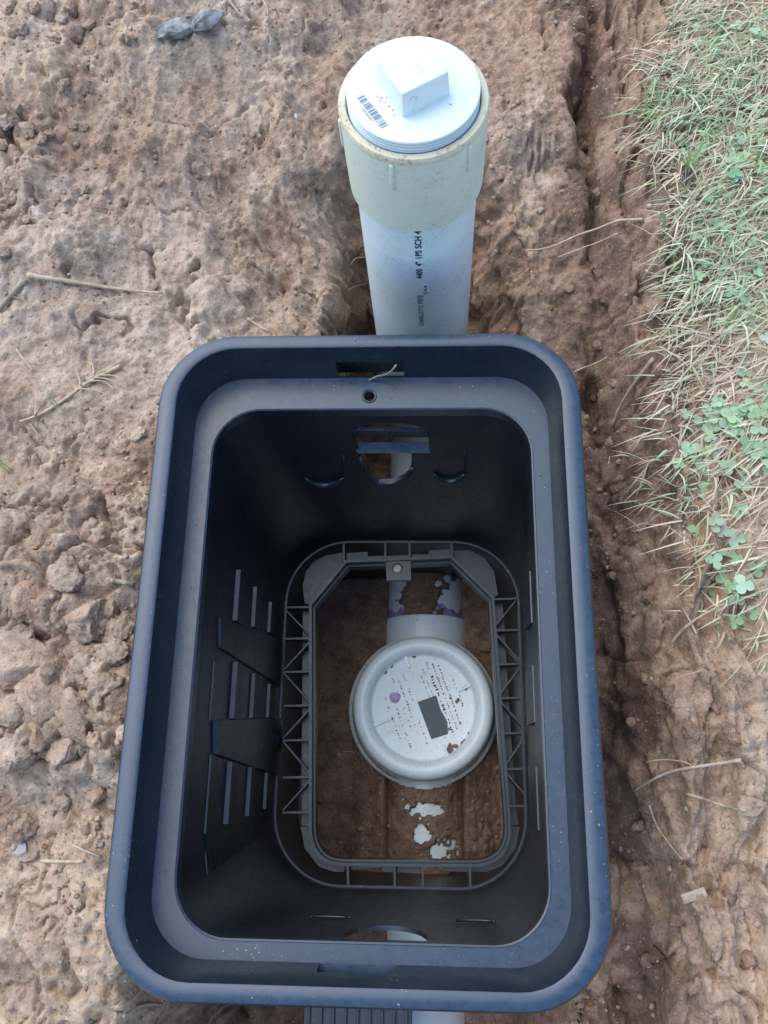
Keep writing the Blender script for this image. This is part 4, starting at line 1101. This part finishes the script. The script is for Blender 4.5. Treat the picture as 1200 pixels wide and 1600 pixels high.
for k in range(900):
    t_ = r.uniform(0, 9); i_ = int(t_); f_2 = t_-i_
    ex = GW[i_][0]+(GW[i_+1][0]-GW[i_][0])*f_2+r.gauss(-.004, .012); ey = GW[i_][1]+(GW[i_+1][1]-GW[i_][1])*f_2
    if ey < .32 and r.random() < .8: continue
    a = r.gauss(3.5, .7); green = r.random() < .35
    (gl if green else dl).blade((ex, ey, hz(ex, ey)+.002), (math.cos(a), math.sin(a), -.15), r.uniform(.012, .05), r.uniform(.0004, .0013), jit(r.choice(GREEN if green else STRAW), r), r.uniform(.002, .010), 1.2)
for k in range(2600):
    x = r.uniform(min(xs), min(.62, max(xs))); y = r.uniform(min(ys), min(1.05, max(ys)))
    if not in_poly(x, y, GW): continue
    dn = dens(x, y, 70)
    band = math.exp(-((y-.20)/.07)**2)*.6+math.exp(-((y-.47)/.08)**2)*.5+math.exp(-((y-.08)/.05)**2)*.25
    if r.random() > (.10+.6*dn+band)*.85: continue
    z = hz(x, y)+r.uniform(.003, .010); a0 = r.uniform(0, 6.28); s = r.uniform(.0035, .0085)*(1.3 if y < .24 else 1); c = jit(r.choice([(.30, .47, .27), (.38, .54, .34), (.46, .60, .42)]), r, .2)
    for q in range(3): cl_.leaflet((x, y, z), a0+q*2.094+r.uniform(-.2, .2), s, s*.50, c, r.uniform(-.1, .35))
tag(gl.build('grass'), 'short green grass growing on the right bank', 'grass', None, 'stuff')
tag(dl.build('straw_litter'), 'dry straw and dead blades matted in the grass on the right', 'straw', None, 'stuff')
tag(cl_.build('clover'), 'small round clover leaves among the grass on the right bank', 'clover', None, 'stuff')
# single tufts and sprigs that stand apart
def tuft(name, px, py, blades, label, wd=.0026, dz=.006):
    L = Leaves(); p = gpx(px, py)
    for ex, ey, ln in blades:
        q = atz(ex, ey, p.z+.012); d = Vector((q[0]-p.x, q[1]-p.y, 0)); 
        for rep_ in range(2):
            L.blade((p.x+r.uniform(-.004, .004), p.y+r.uniform(-.004, .004), p.z), (d.x+r.gauss(0, .2)*d.length*rep_, d.y+r.gauss(0, .2)*d.length*rep_, .12), d.length*(1-.3*rep_*r.random()), wd*r.uniform(.7, 1.1), jit((.36, .50, .24), r, .2), r.uniform(.01, .022), 1.0, 6)
    return tag(L.build(name), label, 'grass')
tuft('grass_tuft', 1012, 200, [(932, 232, 0), (968, 140, 0), (1005, 108, 0), (960, 138, 0), (985, 245, 0), (972, 228, 0), (1035, 148, 0), (1040, 240, 0), (1050, 185, 0)], 'green grass tuft arching over the bank edge near the top right')
tuft('grass_tuft', 1075, 270, [(1010, 330, 0), (1020, 320, 0), (1040, 300, 0), (1090, 200, 0), (1130, 215, 0), (1000, 345, 0)], 'green tuft of long blades just below the tuft arching over the bank')
tuft('grass_sprig', 1032, 360, [(985, 405, 0), (978, 400, 0), (1050, 352, 0)], 'sprig of grass hanging on the bank below the green tufts', .0024)
tuft('grass_sprig', 15, 735, [(0, 690, 0), (45, 716, 0), (80, 730, 0), (20, 755, 0), (40, 700, 0), (4, 760, 0)], 'green grass sprig at the left edge of the picture', .0022)
tuft('grass_sprig', 95, 640, [(82, 590, 0), (92, 600, 0), (105, 655, 0), (70, 600, 0), (110, 620, 0)], 'tiny green grass sprig under the dead grass runner', .0016)
tuft('grass_sprig', 568, 925, [(575, 950, 0), (560, 915, 0), (585, 940, 0), (572, 905, 0), (590, 950, 0), (555, 935, 0)], 'tiny green sprig on the soil inside the box, left of the drain pipe', .0014)
tuft('grass_sprig', 1060, 1255, [(1036, 1240, 0), (1050, 1268, 0), (1078, 1265, 0), (1085, 1240, 0)], 'green sprig on the bare bank at the lower right', .0024)
tuft('grass_sprig', 1130, 1010, [(1115, 1030, 0), (1145, 975, 0), (1120, 985, 0), (1155, 1005, 0), (1100, 1028, 0)], 'green sprig at the lower end of the grass on the right', .002)
